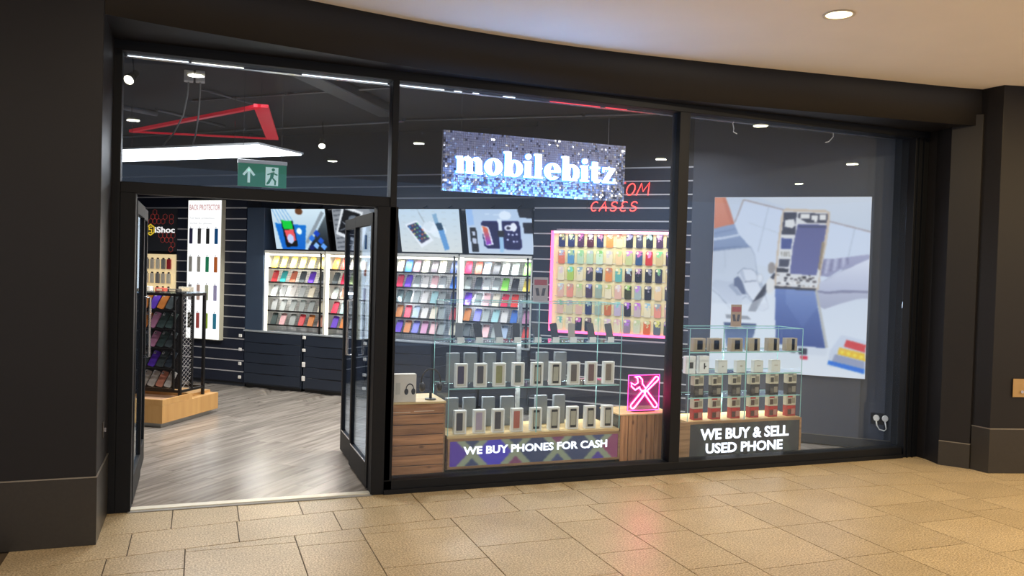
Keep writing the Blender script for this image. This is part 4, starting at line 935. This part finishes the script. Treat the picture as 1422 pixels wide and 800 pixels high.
for i,x in enumerate([4.163,4.352,4.561,4.766,4.976,5.181]):
    oo=ORD[i] if i<5 else 'rightmost'
    for lev in (0,1):
        z=.6085+lev*.1005; top=lev==1
        carton(x,.2,z,.1,.098,.06,'%s memory box, %s of %s layer, third shelf, small case'%('cream' if top else 'black',oo,'upper' if top else 'lower'),'stacked black boxes in the small case','c8c2ac' if top else '302e30',[('picture',(-.4,-.05,.15,.6),'3a3834' if top else '585450'),('text_panel',(.0,.4,.2,.75),'8c8674' if top else '8a8478'),('label',(-.45,.1,.75,.95),'8e8c84' if top else '1c1c1e')])
        z=.4025+lev*.1005
        carton(x,.2,z,.1,.098,.06,'%s memory box, %s of %s layer, pine deck, small case'%('cream and red' if top else 'red',oo,'upper' if top else 'lower'),'stacked red boxes in the small case','c6bfa8' if top else 'a83430',[('picture',(-.4,-.02,.15,.65),'50382e'),('text_panel',(.02,.4,.2,.7),'958c78' if top else 'b08074'),('label',(-.45,.1,.75,.97),'c0302c')])

# small price sign stands on the case tops
for i,(x,y,z,w_,h_,lab) in enumerate([(2.66,.32,1.43,.135,.205,'small price sign with two phones on the top of the large glass case'),(4.62,.32,1.225,.115,.205,'small price sign with two phones on the top of the small glass case')]):
    t=thing('price_sign',lab,'sign',(x,y,z)); cc_=['a49c9c','a08a76'][i]
    b=MB().box(-w_/2,w_/2,0,.004,0,h_).build('card',CARDB,t); b.color=hexc(cc_)
    b=MB().box(-w_*.42,w_*.42,-.001,0,h_*.68,h_*.9).build('header_print',CARDB,t); b.color=hexc('9c4c52')
    for sx in (-1,1):
        b=MB().prism([(sx*w_*.2-.014-sx*.006,h_*.25),(sx*w_*.2+.014-sx*.006,h_*.25),(sx*w_*.2+.014+sx*.006,h_*.56),(sx*w_*.2-.014+sx*.006,h_*.56)],-.0012,0).build('phone_print',CARDB,t); b.color=hexc('48444c')
    MB().box(-w_/2,w_/2,-.03,.03,0,.004).build('foot',mat('clear_acrylic',(200,205,205)),t)

# pink tools neon sign
nz=thing('neon_sign','square pink neon sign of crossed spanner and screwdriver on the right pine block','neon sign',(3.475,.25,.49))
S_=.315
PA=bpy.data.materials.new('purple_acrylic'); PA.use_nodes=True; b_=PA.node_tree.nodes['Principled BSDF']; b_.inputs['Base Color'].default_value=(*lin((110,30,95)),1); b_.inputs['Roughness'].default_value=.15; b_.inputs['Alpha'].default_value=.55
b_.inputs['Emission Color'].default_value=(*lin((150,30,110)),1); b_.inputs['Emission Strength'].default_value=.4
box('acrylic_plate',0,S_,.0,.005,.008,S_+.008,PA,nz)
NEO=mat('hot_pink_neon',(255,150,220),.5,em=(255,50,150),es=5); NEW=mat('white_pink_neon',(255,225,245),.5,em=(255,62,120),es=20)
MB().tube([(.004,-.003,.012),(S_-.004,-.003,.012),(S_-.004,-.003,S_+.004),(.004,-.003,S_+.004)],.0035,5,closed=True).build('edge_tube',NEO,nz)
def n2(pts,closed=True): return [(x*S_,-.010,z*S_+.008) for x,z in pts]
def capsule(x1,z1,x2,z2,r1,r2):
    a=math.atan2(z2-z1,x2-x1); pts=[]
    for k in range(7): t=a+math.pi/2+math.pi*k/6; pts.append((x1+r1*math.cos(t),z1+r1*math.sin(t)))
    for k in range(7): t=a-math.pi/2+math.pi*k/6; pts.append((x2+r2*math.cos(t),z2+r2*math.sin(t)))
    return pts
MB().tube(n2(capsule(.16,.14,.48,.50,.07,.06)),.006,6,closed=True).tube(n2(capsule(.56,.57,.88,.88,.035,.06)),.006,6,closed=True).build('screwdriver_tube',NEW,nz,smooth=True)
MB().tube(n2(capsule(.86,.14,.56,.50,.065,.055)),.006,6,closed=True).build('spanner_handle_tube',NEW,nz,smooth=True)
MB().tube(n2([(.47,.52),(.37,.60),(.36,.66),(.22,.58),(.10,.68),(.08,.78),(.2,.72),(.3,.78),(.28,.90),(.20,.94),(.34,.95),(.43,.86),(.44,.74),(.52,.65),(.56,.62)]),.006,6).build('spanner_jaw_tube',NEW,nz,smooth=True)
MB().box(.05,S_-.05,-.02,.03,0,.008).build('foot',BLACKM,nz)

# hanging shop sign with sequins
hg=thing('hanging_sign','sequinned rectangular hanging sign with glowing white lettering mobilebitz','sign',(1.737,.15,2.29))
HW,HH=1.585,.467
box('backing_board',0,HW,.004,.03,0,HH,mat('graphite_board',(70,74,96),.4,noise=.1),hg,.002)
MB().tube([(.15,.02,HH),(.15,.02,ZS-2.29)],.0015,4).tube([(HW-.15,.02,HH),(HW-.15,.02,ZS-2.29)],.0015,4).build('suspension_wire',CHROME,hg)
rng=random.Random(11); mb=MB(); d=.0175
nx=int(HW/d); nz_=int(HH/d); mcol=[]
for j in range(nz_):
    for i in range(nx):
        cx=(i+.5)*HW/nx; cz=(j+.5)*HH/nz_; ax=rng.gauss(0,.16); az=rng.gauss(0,.16); h_=d*.46
        u_=(i+.5)/nx; v_=(j+.5)/nz_; pg_=.10+.5*max(0,.62-v_)+.35*max(0,u_-.6)+(.25 if min(u_,1-u_)<.04 else 0); q0=rng.random(); tone=1 if q0<pg_ else (2 if q0<pg_*1.35 else 0)  # glitter of the light put into tone: more silver low and rightward
        mb.add([(cx-h_,-.004+(-h_)*az+(-h_)*ax,cz-h_),(cx+h_,-.004+h_*az+(-h_)*ax,cz-h_),(cx+h_,-.004+h_*az+h_*ax,cz+h_),(cx-h_,-.004-h_*az+h_*ax,cz+h_)],[(0,1,2,3)],tone)
sq=mb.build('sequins',[mat('sequin_grey',(150,154,185),.5,metal=.35),mat('sequin_silver',(190,195,215),.18,metal=1),mat('sequin_dark',(80,84,110),.3,metal=.6)],hg); sq['kind']='stuff'
# fat slab-serif letters, unit = x-height
def glyph(ch,mb,ox,g):
    Y0,Y1=(-.034,-.012) if g==0 else (-.012,-.008)
    def R(x0,x1,z0,z1): mb.box(ox+x0-g,ox+x1+g,Y0,Y1,z0-g,z1+g)
    def bowl(cx,cz,rx,rz,irx,irz):
        n_=24
        for k in range(n_):
            if ch=='e' and k in (21,22,23): continue
            a=2*math.pi*k/n_; b=2*math.pi*(k+1)/n_
            P_=[(cx+(rx+g)*math.cos(a),cz+(rz+g)*math.sin(a)),(cx+(rx+g)*math.cos(b),cz+(rz+g)*math.sin(b)),(cx+max(irx-g,.01)*math.cos(b),cz+max(irz-g,.02)*math.sin(b)),(cx+max(irx-g,.01)*math.cos(a),cz+max(irz-g,.02)*math.sin(a))]
            mb.prism([(ox+p[0],p[1]) for p in P_],Y0,Y1)
    def poly(pts):
        cx=sum(p[0] for p in pts)/len(pts); cz=sum(p[1] for p in pts)/len(pts); out=[]
        for x,z in pts:
            L_=math.hypot(x-cx,z-cz); out.append((ox+x+(x-cx)/L_*g,z+(z-cz)/L_*g))
        mb.prism(out,Y0,Y1)
    if ch=='m':
        for x in (.08,.60,1.12): R(x,x+.31,0,.8)
        for x in (.02,.56,1.08): R(x,x+.42,0,.1)
        poly([(0,1),(.34,1.02),(.34,.84),(.1,.8),(.0,.9)])
        for x in (.36,.88): poly([(x-.02,.78),(x+.12,.98),(x+.32,1.02),(x+.48,.9),(x+.52,.72),(x+.26,.72),(x+.12,.8)])
        return 1.56
    if ch=='o': bowl(.5,.5,.5,.53,.14,.41); return 1.02
    if ch=='b': R(.10,.42,0,1.5); poly([(0,1.5),(.3,1.52),(.3,1.36),(.0,1.4)]); bowl(.64,.5,.46,.53,.14,.4); return 1.12
    if ch in 'il':
        R(.10,.42,.05,1.0 if ch=='i' else 1.45); R(.02,.52,0,.1); top=1.0 if ch=='i' else 1.5
        poly([(0,top),(.4,top+.02),(.4,top-.14),(.0,top-.1)])
        if ch=='i': poly(circ(.26,1.3,.16,.17,12))
        return .56
    if ch=='e':
        bowl(.5,.5,.48,.53,.15,.41); R(.3,.95,.45,.55)
        return .98
    if ch=='t': R(.13,.45,.12,1.3); R(.0,.6,.88,1.0); poly([(.14,.2),(.3,-.03),(.5,-.03),(.68,.1),(.68,.2),(.42,.16)]); return .70
    if ch=='z': R(.04,.78,.88,1.0); R(.04,.8,0,.12); poly([(.5,.9),(.8,.92),(.34,.1),(.04,.1)]); R(.04,.12,.7,.95); R(.74,.82,.05,.32); return .88
W_TOTAL=0
tmp=MB()
for ch in 'mobilebitz': W_TOTAL+=glyph(ch,tmp,0,0)+.05
sx_=1.40/W_TOTAL; sz_=.128
LETW=mat('letter_glow_white',(255,255,255),.4,em=(250,252,255),es=2.6); HALO=mat('letter_halo_blue',(60,140,255),.4,em=(70,160,255),es=1.2)
x=0
for ch in 'mobilebitz':
    adv=0
    m1=MB(); adv=glyph(ch,m1,x,0); m1.v=[(.10+v[0]*sx_,v[1],.143+v[2]*sz_) for v in m1.v]; L_=m1.build('letter_'+ch,LETW,hg)
    m2=MB(); glyph(ch,m2,x,.04); m2.v=[(.10+v[0]*sx_,v[1],.143+v[2]*sz_) for v in m2.v]; m2.build('halo_lamp',HALO,L_)
    x+=adv+.05
area_light('sign_blue_wash',(2.40,.075,2.25),1.25,15,(.16,.5,1),rot=(math.radians(180-14),0,0),size_y=.02)
area_light('flare_blue_fill',(2.5,.30,2.76),1.4,16,(.12,.32,1),rot=(math.radians(180-12),0,0),size_y=.05,spread=math.radians(95))  # added blue light, imitates the lens-flare glow round the sign
box('flare_glow_strip',.05,HW-.05,.032,.05,HH-.03,HH-.005,mat('flare_blue_glow',(80,150,255),.5,em=(60,130,255),es=3),hg)  # glowing strip added to go with the flare light

# ================================================================ central rack
K=Vector((-.325,2.87,0)); e1=Vector((.548,.8365,0)); AG=math.atan2(e1.y,e1.x)-math.pi/2   # local y = e1 (back), local x = toward the right
gd=thing('display_rack','black wire rack of hanging phone cases on an oak base inside the doorway','display rack',K,AG)
# local: x from -.95 (left) to 0 (right face), y 0 (front) to 1.0 (back)
BL=.99
box('toe_kick',-.90,-.04,.04,BL-.1,0,.045,mat('aluminium_kick',(170,170,168),.35,metal=.7),gd)
box('oak_body',-.95,0,0,BL,.045,.225,OAK,gd,.002)
MB().box(-.95,0,0,.02,.225,.285).box(-.02,0,.02,.50,.225,.285).box(-.95,-.02,.48,.50,.225,.285).build('front_tray_rim',OAK,gd,bevel=.001)
MB().add([(-.93,.02,.226),(-.02,.02,.226),(-.02,.5,.25),(-.93,.5,.25)],[(0,1,2,3)]).build('tray_liner',mat('kraft_liner',(190,150,120),.6),gd)
MB().box(-.85,-.1,.56,BL,.225,.25).build('rear_step',OAK,gd,bevel=.001)
rx0,rx1,ry0,ry1=-.86,-.05,.36,.80; rz0,rz1=.30,1.34
fr=MB(); t_=.014
for X in (rx0,rx1-2*t_): 
    for Y in (ry0,ry1-2*t_): fr.box(X,X+2*t_,Y,Y+2*t_,.23,rz1)
fr.box(rx1-.1,rx1-.08,ry0,ry0+.02,.3,rz1)
fr.box(rx1-.028,rx1,ry0+.2,ry0+.225,.3,rz1)
for z in (rz0,rz1-.03): 
    fr.box(rx0,rx1,ry0,ry0+.02,z,z+.025).box(rx0,rx1,ry1-.02,ry1,z,z+.025).box(rx0,rx0+.02,ry0,ry1,z,z+.025).box(rx1-.02,rx1,ry0,ry1,z,z+.025)
fr.build('rack_frame',BLACKM,gd)
box('back_mesh_panel',rx0+.02,rx1-.1,ry0+.12,ry0+.13,rz0+.02,rz1-.03,mat('dark_lattice',(70,72,78),.4,metal=.5,noise=.4,nscale=80),gd)
mb=MB()
for k in range(22):
    z=rz0+.03+k*.046; mb.tube([(rx1-.014,ry0+.03,z),(rx1-.014,ry0+.2,z+.12)],.002,4).tube([(rx1-.014,ry0+.03,z+.12),(rx1-.014,ry0+.2,z)],.002,4)
mb.build('side_mesh',mat('silver_wire',(170,170,172),.35,metal=.6),gd)
RS=[1.155,.955,.755,.545,.335]
for z in RS:
    box('shelf_bar',rx0,rx1-.08,ry0-.02,ry0+.0,z-.01,z+.006,BLACKM,gd)
box('top_glass',rx0-.01,rx1+.02,ry0-.03,ry1,rz1,rz1+.012,CGLASS,gd)
RC=[['ob','pu','or','ch'],['or','mv','dg','dg'],['ch','mv','dg','ch'],['ch','pu','ch','sl'],['wh','wh','sa','wh']]
rn=['orange','purple','amber','grey']
Rg=Matrix.Rotation(AG,3,'Z')
GI=Matrix.Translation(K)@Matrix.Rotation(AG,4,'Z')
for r in range(5):
    for c in range(7):
        code=RC[r][c-3] if c>=3 else ['ch','sl','dg'][c]
        nm,hx=NAMES[code]
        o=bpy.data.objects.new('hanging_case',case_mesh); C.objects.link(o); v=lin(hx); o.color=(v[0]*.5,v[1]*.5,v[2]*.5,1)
        o.location=GI@Vector((rx1-.145-(6-c)*.1,ry0+.045,RS[r]+.095)); o.rotation_euler=(Rg@Matrix.Rotation(math.radians(-26),3,'X')@Matrix.Rotation(math.radians(12),3,'Y')).to_euler()
        o.scale=(.95,1,1.05)
        tag(o,'%s phone case, %s, %s tier, black rack'%(nm,ORD[c] if c<6 else 'rightmost',['top','second','middle','fourth','bottom'][r]),'phone case','phone cases on the black rack')
        q_=bpy.data.objects.new('camera_bump',cam_mesh); C.objects.link(q_); q_.parent=o; q_.location=(-.022,0,.058); q_.color=(.3,.3,.32,1)
# things on the rack top
for i,(x,y,w_,h_,hx,lab) in enumerate([(-.2,.45,.12,.03,'3a3632','dark flat tray on the right end of the rack top'),(-.38,.48,.1,.035,'c85a48','red carton lying on the rack top'),(-.54,.46,.1,.05,'e8e2da','white carton lying on the rack top'),(-.7,.5,.1,.06,'c03a34','red carton at the left end of the rack top'),(-.18,.62,.14,.05,'b8b0a0','grey metal holder at the back of the rack top')]):
    o=MB().box(-w_/2,w_/2,-.04,.04,0,h_).build('small_carton',CARDB,bevel=.003); o.color=hexc(hx); o.location=GI@Vector((x,y,rz1+.012)); o.rotation_euler=(0,0,AG+.1*i)
    tag(o,lab,'carton'); p=MB().box(-w_*.3,w_*.3,-.041,-.04,h_*.2,h_*.8).build('label',CARDB,o); p.color=hexc('d8c8a8')

# ================================================================ shop ceiling things
PANEL=mat('panel_light',(255,255,255),.5,em=(255,253,246),es=6.0)
lpn=thing('panel_light','large flat white LED panel hanging inside above the doorway','ceiling light',(0,0,2.75))
pts=[(-.86,4.05),(.91,2.31),(.48,1.86),(-.86,3.12)]
MB().zprism(pts,0,.012).build('diffuser',PANEL,lpn)
pc_=[(a[0]*1.0,a[1]*1.0) for a in pts]
MB().zprism([(-.87,4.08),(.93,2.31),(.475,1.83),(-.87,3.09)],.012,.03).build('frame',mat('pale_frame',(185,188,190),.35,metal=.5),lpn)
MB().tube([(.3,2.7,.05),(.3,2.7,ZS-2.75)],.002,4).tube([(-.7,3.6,.05),(-.7,3.6,ZS-2.75)],.002,4).build('suspension_wire',CHROME,lpn)
for i,((x0,y0),(x1,y1),lb) in enumerate([((-.13,2.12),(-.42,3.3),'left'),((-.03,2.10),(-.10,3.05),'right')]):
    t=thing('ceiling_socket','pale grey %s one of two ceiling sockets feeding the LED panel'%lb,'socket',(x0,y0,ZS))
    box('box',-.04,.04,-.04,.04,-.10,0,mat('pale_grey_plastic',(235,236,236),.4),t,.004)
    dx,dy=x1-x0,y1-y0; dz=2.81-ZS
    MB().tube([(0,0,-.10),(dx*.03,dy*.03,-.22),(dx*.15,dy*.15,-.38),(dx*.45,dy*.45,-.5),(dx*.8,dy*.8,dz+.05),(dx,dy,dz+.0)],.008,6).build('cable',mat('grey_cable',(160,162,165),.4),t,smooth=True)
# red triangular ceiling frame
rt=thing('ceiling_frame','red triangular frame hanging from the shop ceiling','ceiling frame',(0,0,3.1))
REDP=mat('glowing_red_paint',(215,25,50),.4,em=(215,20,45),es=.35,noise=.03)  # unlit red paint with some glow added to its colour
A_,B_,C_=Vector((-.75,4.17,0)),Vector((.49,1.85,0)),Vector((.75,3.85,0))
def beam(p0,p1,w_,z0,z1,nm):
    d_=(p1-p0).normalized(); n_=Vector((-d_.y,d_.x,0))*w_/2
    MB().zprism([(p0-n_)[:2],(p1-n_)[:2],(p1+n_)[:2],(p0+n_)[:2]],z0,z1).build(nm,REDP,rt)
beam(A_,B_,.05,0,.03,'long_bar'); beam(B_,C_,.13,0,.03,'broad_bar'); beam(C_,A_,.02,0,.02,'thin_bar')
MB().tube([(B_.x,B_.y,.03),(B_.x,B_.y,ZS-3.1)],.002,4).tube([(A_.x,A_.y,.03),(A_.x,A_.y,ZS-3.1)],.002,4).tube([(C_.x,C_.y,.03),(C_.x,C_.y,ZS-3.1)],.002,4).build('suspension_wire',CHROME,rt)
# exit sign
ex=thing('exit_sign','green hanging exit sign with white arrow and running figure','exit sign',(.27,1.0,2.305))
EXG=mat('exit_green',(0,110,80),.4,em=(0,110,80),es=.45); EXW=mat('exit_white',(200,225,215),.4,em=(190,220,208),es=.5)
box('plate',0,.38,0,.012,0,.185,EXG,ex); box('housing',-.004,.384,-.01,.022,.185,.215,mat('pale_frame',(185,188,190)),ex,.002)
MB().box(.075,.095,-.002,0,.03,.14).prism([(.035,.095),(.05,.085),(.085,.128),(.12,.085),(.135,.095),(.085,.16)],-.002,0).build('arrow',EXW,ex)
box('door_symbol',.215,.315,-.002,0,.015,.165,EXW,ex)
MB().prism(circ(.275,.145,.013,.013,10),-.004,-.002).prism([(.255,.12),(.285,.128),(.275,.075),(.25,.08)],-.004,-.002).prism([(.25,.08),(.27,.08),(.245,.03),(.225,.02),(.222,.03)],-.004,-.002).prism([(.262,.08),(.277,.078),(.3,.055),(.296,.02),(.285,.02),(.285,.05)],-.004,-.002).prism([(.26,.12),(.255,.108),(.232,.098),(.225,.107)],-.004,-.002).prism([(.28,.12),(.285,.105),(.308,.098),(.31,.108)],-.004,-.002).build('running_figure',EXG,ex)
MB().tube([(.04,.005,.21),(.04,.005,ZS-2.305)],.0015,4).tube([(.34,.005,.21),(.34,.005,ZS-2.305)],.0015,4).build('suspension_wire',CHROME,ex)
# track spots
SPOTE=mat('spot_lens',(255,245,220),.5,em=(255,240,205),es=7.0)
def spot(x,y,z,dirv,label,r=.045):
    t=thing('spotlight',label,'spotlight',(x,y,z)); q_=Vector(dirv).to_track_quat('Z','Y').to_matrix().to_4x4()
    mb=MB().lathe([(0,-.1),(r*.7,-.1),(r*.8,-.02),(r,.06),(r*.9,.06),(r*.88,.045)],16); mb.v=[tuple(q_@Vector(v)) for v in mb.v]; mb.build('can',mat('spot_can',(60,58,52),.35,metal=.4),t,smooth=True)
    mb=MB().lathe([(0,.046),(r*.86,.046)],16); mb.v=[tuple(q_@Vector(v)) for v in mb.v]; mb.build('lens',SPOTE,t)
    MB().tube([(0,0,0),(.02,0,.06),(.0,0,ZS-z)],.006,5).build('arm',BLACKM,t)
spot(-.55,1.34,3.15,(-.3,-.9,-.6),'bright spotlight at the upper left corner inside the shop')
spot(1.36,4.23,3.15,(-.1,-.8,-.6),'small bright spotlight high behind the doorway pane')
for i,(x,y,lab) in enumerate([(.05,.95,'black track fitting nearest the window head, left of the pair'),(.62,1.25,'black track fitting behind the middle of the doorway pane')]):
    t=thing('track_fitting',lab,'track fitting',(x,y,ZS))
    MB().box(-.16,.16,-.015,.015,-.03,0).build('rail',mat('pale_frame',(185,188,190)),t); MB().tube([(.03,0,-.03),(.03,0,-.09)],.008,6).build('clip',CHROME,t); box('driver',-.13,.13,-.03,.03,-.13,-.09,BLACKM,t,.003)
# ceiling conduits and beams
for i,(a,b,r_,lab) in enumerate([((-.12,3.5),(1.69,1.8),.012,'thin conduit crossing the shop ceiling nearest the window'),((-1.18,7.0),(2.21,3.58),.012,'long thin conduit further back on the shop ceiling'),((-.5,4.3),(.26,5.13),.015,'short conduit running towards the back left'),((-.02,2.84),(.6,3.45),.012,'short conduit above the LED panel'),((2.2,3.5),(5.6,.9),.012,'thin conduit running over the window display'),((-.86,4.3),(-.51,4.57),.035,'pale batten at the left of the shop ceiling')]):
    d_=Vector((b[0]-a[0],b[1]-a[1],0)); t=thing('conduit',lab,'conduit',(a[0],a[1],ZS-.02))
    MB().tube([(0,0,0),tuple(d_)],r_,6).build('pipe',mat('conduit_grey',(120,122,128),.4,metal=.3),t,smooth=True)
    MB().box(-.02,.02,-.02,.02,-.01,.02).box(d_.x*.5-.02,d_.x*.5+.02,d_.y*.5-.02,d_.y*.5+.02,-.01,.02).build('saddle_clip',CHROME,t)
dk=thing('air_duct','dark flat air duct crossing the shop ceiling','duct',(1.0,1.6,ZS))
MB().add([(-.35,-.25,-.1),(-.15,-.35,-.1),(1.0,1.3,-.1),(.8,1.4,-.1),(-.35,-.25,0),(-.15,-.35,0),(1.0,1.3,0),(.8,1.4,0)],[(0,1,2,3),(4,7,6,5),(0,4,5,1),(1,5,6,2),(2,6,7,3),(3,7,4,0)]).build('duct_body',mat('duct_grey',(72,74,80),.4,metal=.3,noise=.1),dk,bevel=.01)
# downlights added out of view to fill the shop with light
DLE=mat('downlight_lens',(255,235,190),.5,em=(255,228,175),es=6.0); DLR=mat('downlight_rim',(215,205,185),.4,noise=.02)
def downlight(x,y,z,label,group,r=.075,cat='downlight'):
    t=thing('downlight',label,cat,(x,y,z),0,group)
    MB().lathe([(r*1.22,-.004),(r*1.2,-.008),(r,-.006),(r*.98,0.0)],24).build('rim',DLR,t,smooth=True); MB().lathe([(0,-.003),(r*.98,-.003)],24).build('lens',DLE,t)
    return t
for i,(x,y,pw_) in enumerate(SHOP_FILL):
    downlight(x,y,ZS,'added unseen fill downlight in the dark shop ceiling, '+['just inside the doorway','behind the mullion beside the doorway','behind the hanging sign','near the centre mullion','at the far left'][i],'added fill downlights in the shop ceiling',.06)
    l=area_light('shop_fill_light',(x,y,ZS-.02),.12,pw_,(1,.95,.88),shape='DISK'); l.data.spread=math.radians(140)
area_light('panel_lamp',(.05,2.95,2.745),1.0,45,(1,.99,.96),rot=(0,0,math.radians(-45)),size_y=.8)
# mall ceiling downlights
for i,(x,y,pw_,c_) in enumerate(MALL_DL):
    downlight(x,y,ZC,['bright round downlight in the cream ceiling above the right window','mall downlight reflected at the left of the doorway pane','mall downlight reflected left of the hanging sign','mall downlight reflected beside the centre mullion','mall downlight reflected low in the doorway pane','mall downlight reflected in the poster window, upper one','mall downlight reflected in the poster window, lower one','mall downlight beyond the left column','mall downlight just right of the picture above the right pier','mall downlight reflected beside the ceiling sockets'][i],'downlights in the mall ceiling',.085)
    l=area_light('mall_lamp',(x,y,ZC-.02),.15,pw_*1.45,c_,shape='DISK')

# ================================================================ small things on the mall side
o=thing('wall_plate','brass cover plate with a small knob on the right pier','plate',(6.80,-.763,.685))
o.rotation_euler=(0,0,math.atan2(-.743,2.886))
box('plate',0,.26,-.008,0,0,.165,mat('brass_plate',(170,140,95),.35,metal=.5,noise=.05),o,.002); MB().prism(circ(.08,.05,.014,.014,10),-.022,-.008).build('knob',CHROME,o)
o=thing('key_switch','small steel key switch low on the side of the left column','switch',(-.549,-.33,.62))
box('plate',0,.006,-.03,.03,-.05,.05,mat('dark_plate',(70,68,66),.4,metal=.5),o,.002); MB().box(.006,.02,-.01,.01,-.012,.012).build('key_barrel',CHROME,o)
# hooks hanging in the right window head
for i,x in enumerate((4.42,5.55)):
    t=thing('wire_hook','thin white wire hook hanging from the window head, %s one'%['left','right'][i],'hook',(x,.2,3.06))
    MB().tube([(0,0,.0),(.015,0,-.05),(.01,0,-.08),(.05,0,-.095)] if i==0 else [(0,0,0),(-.0,0,-.03),(-.05,0,-.08),(-.09,0,-.09)],.004,5).build('wire',WHITE,t)
    box('clip',-.02,.02,-.01,.01,-.004,.012,CHROME,t)
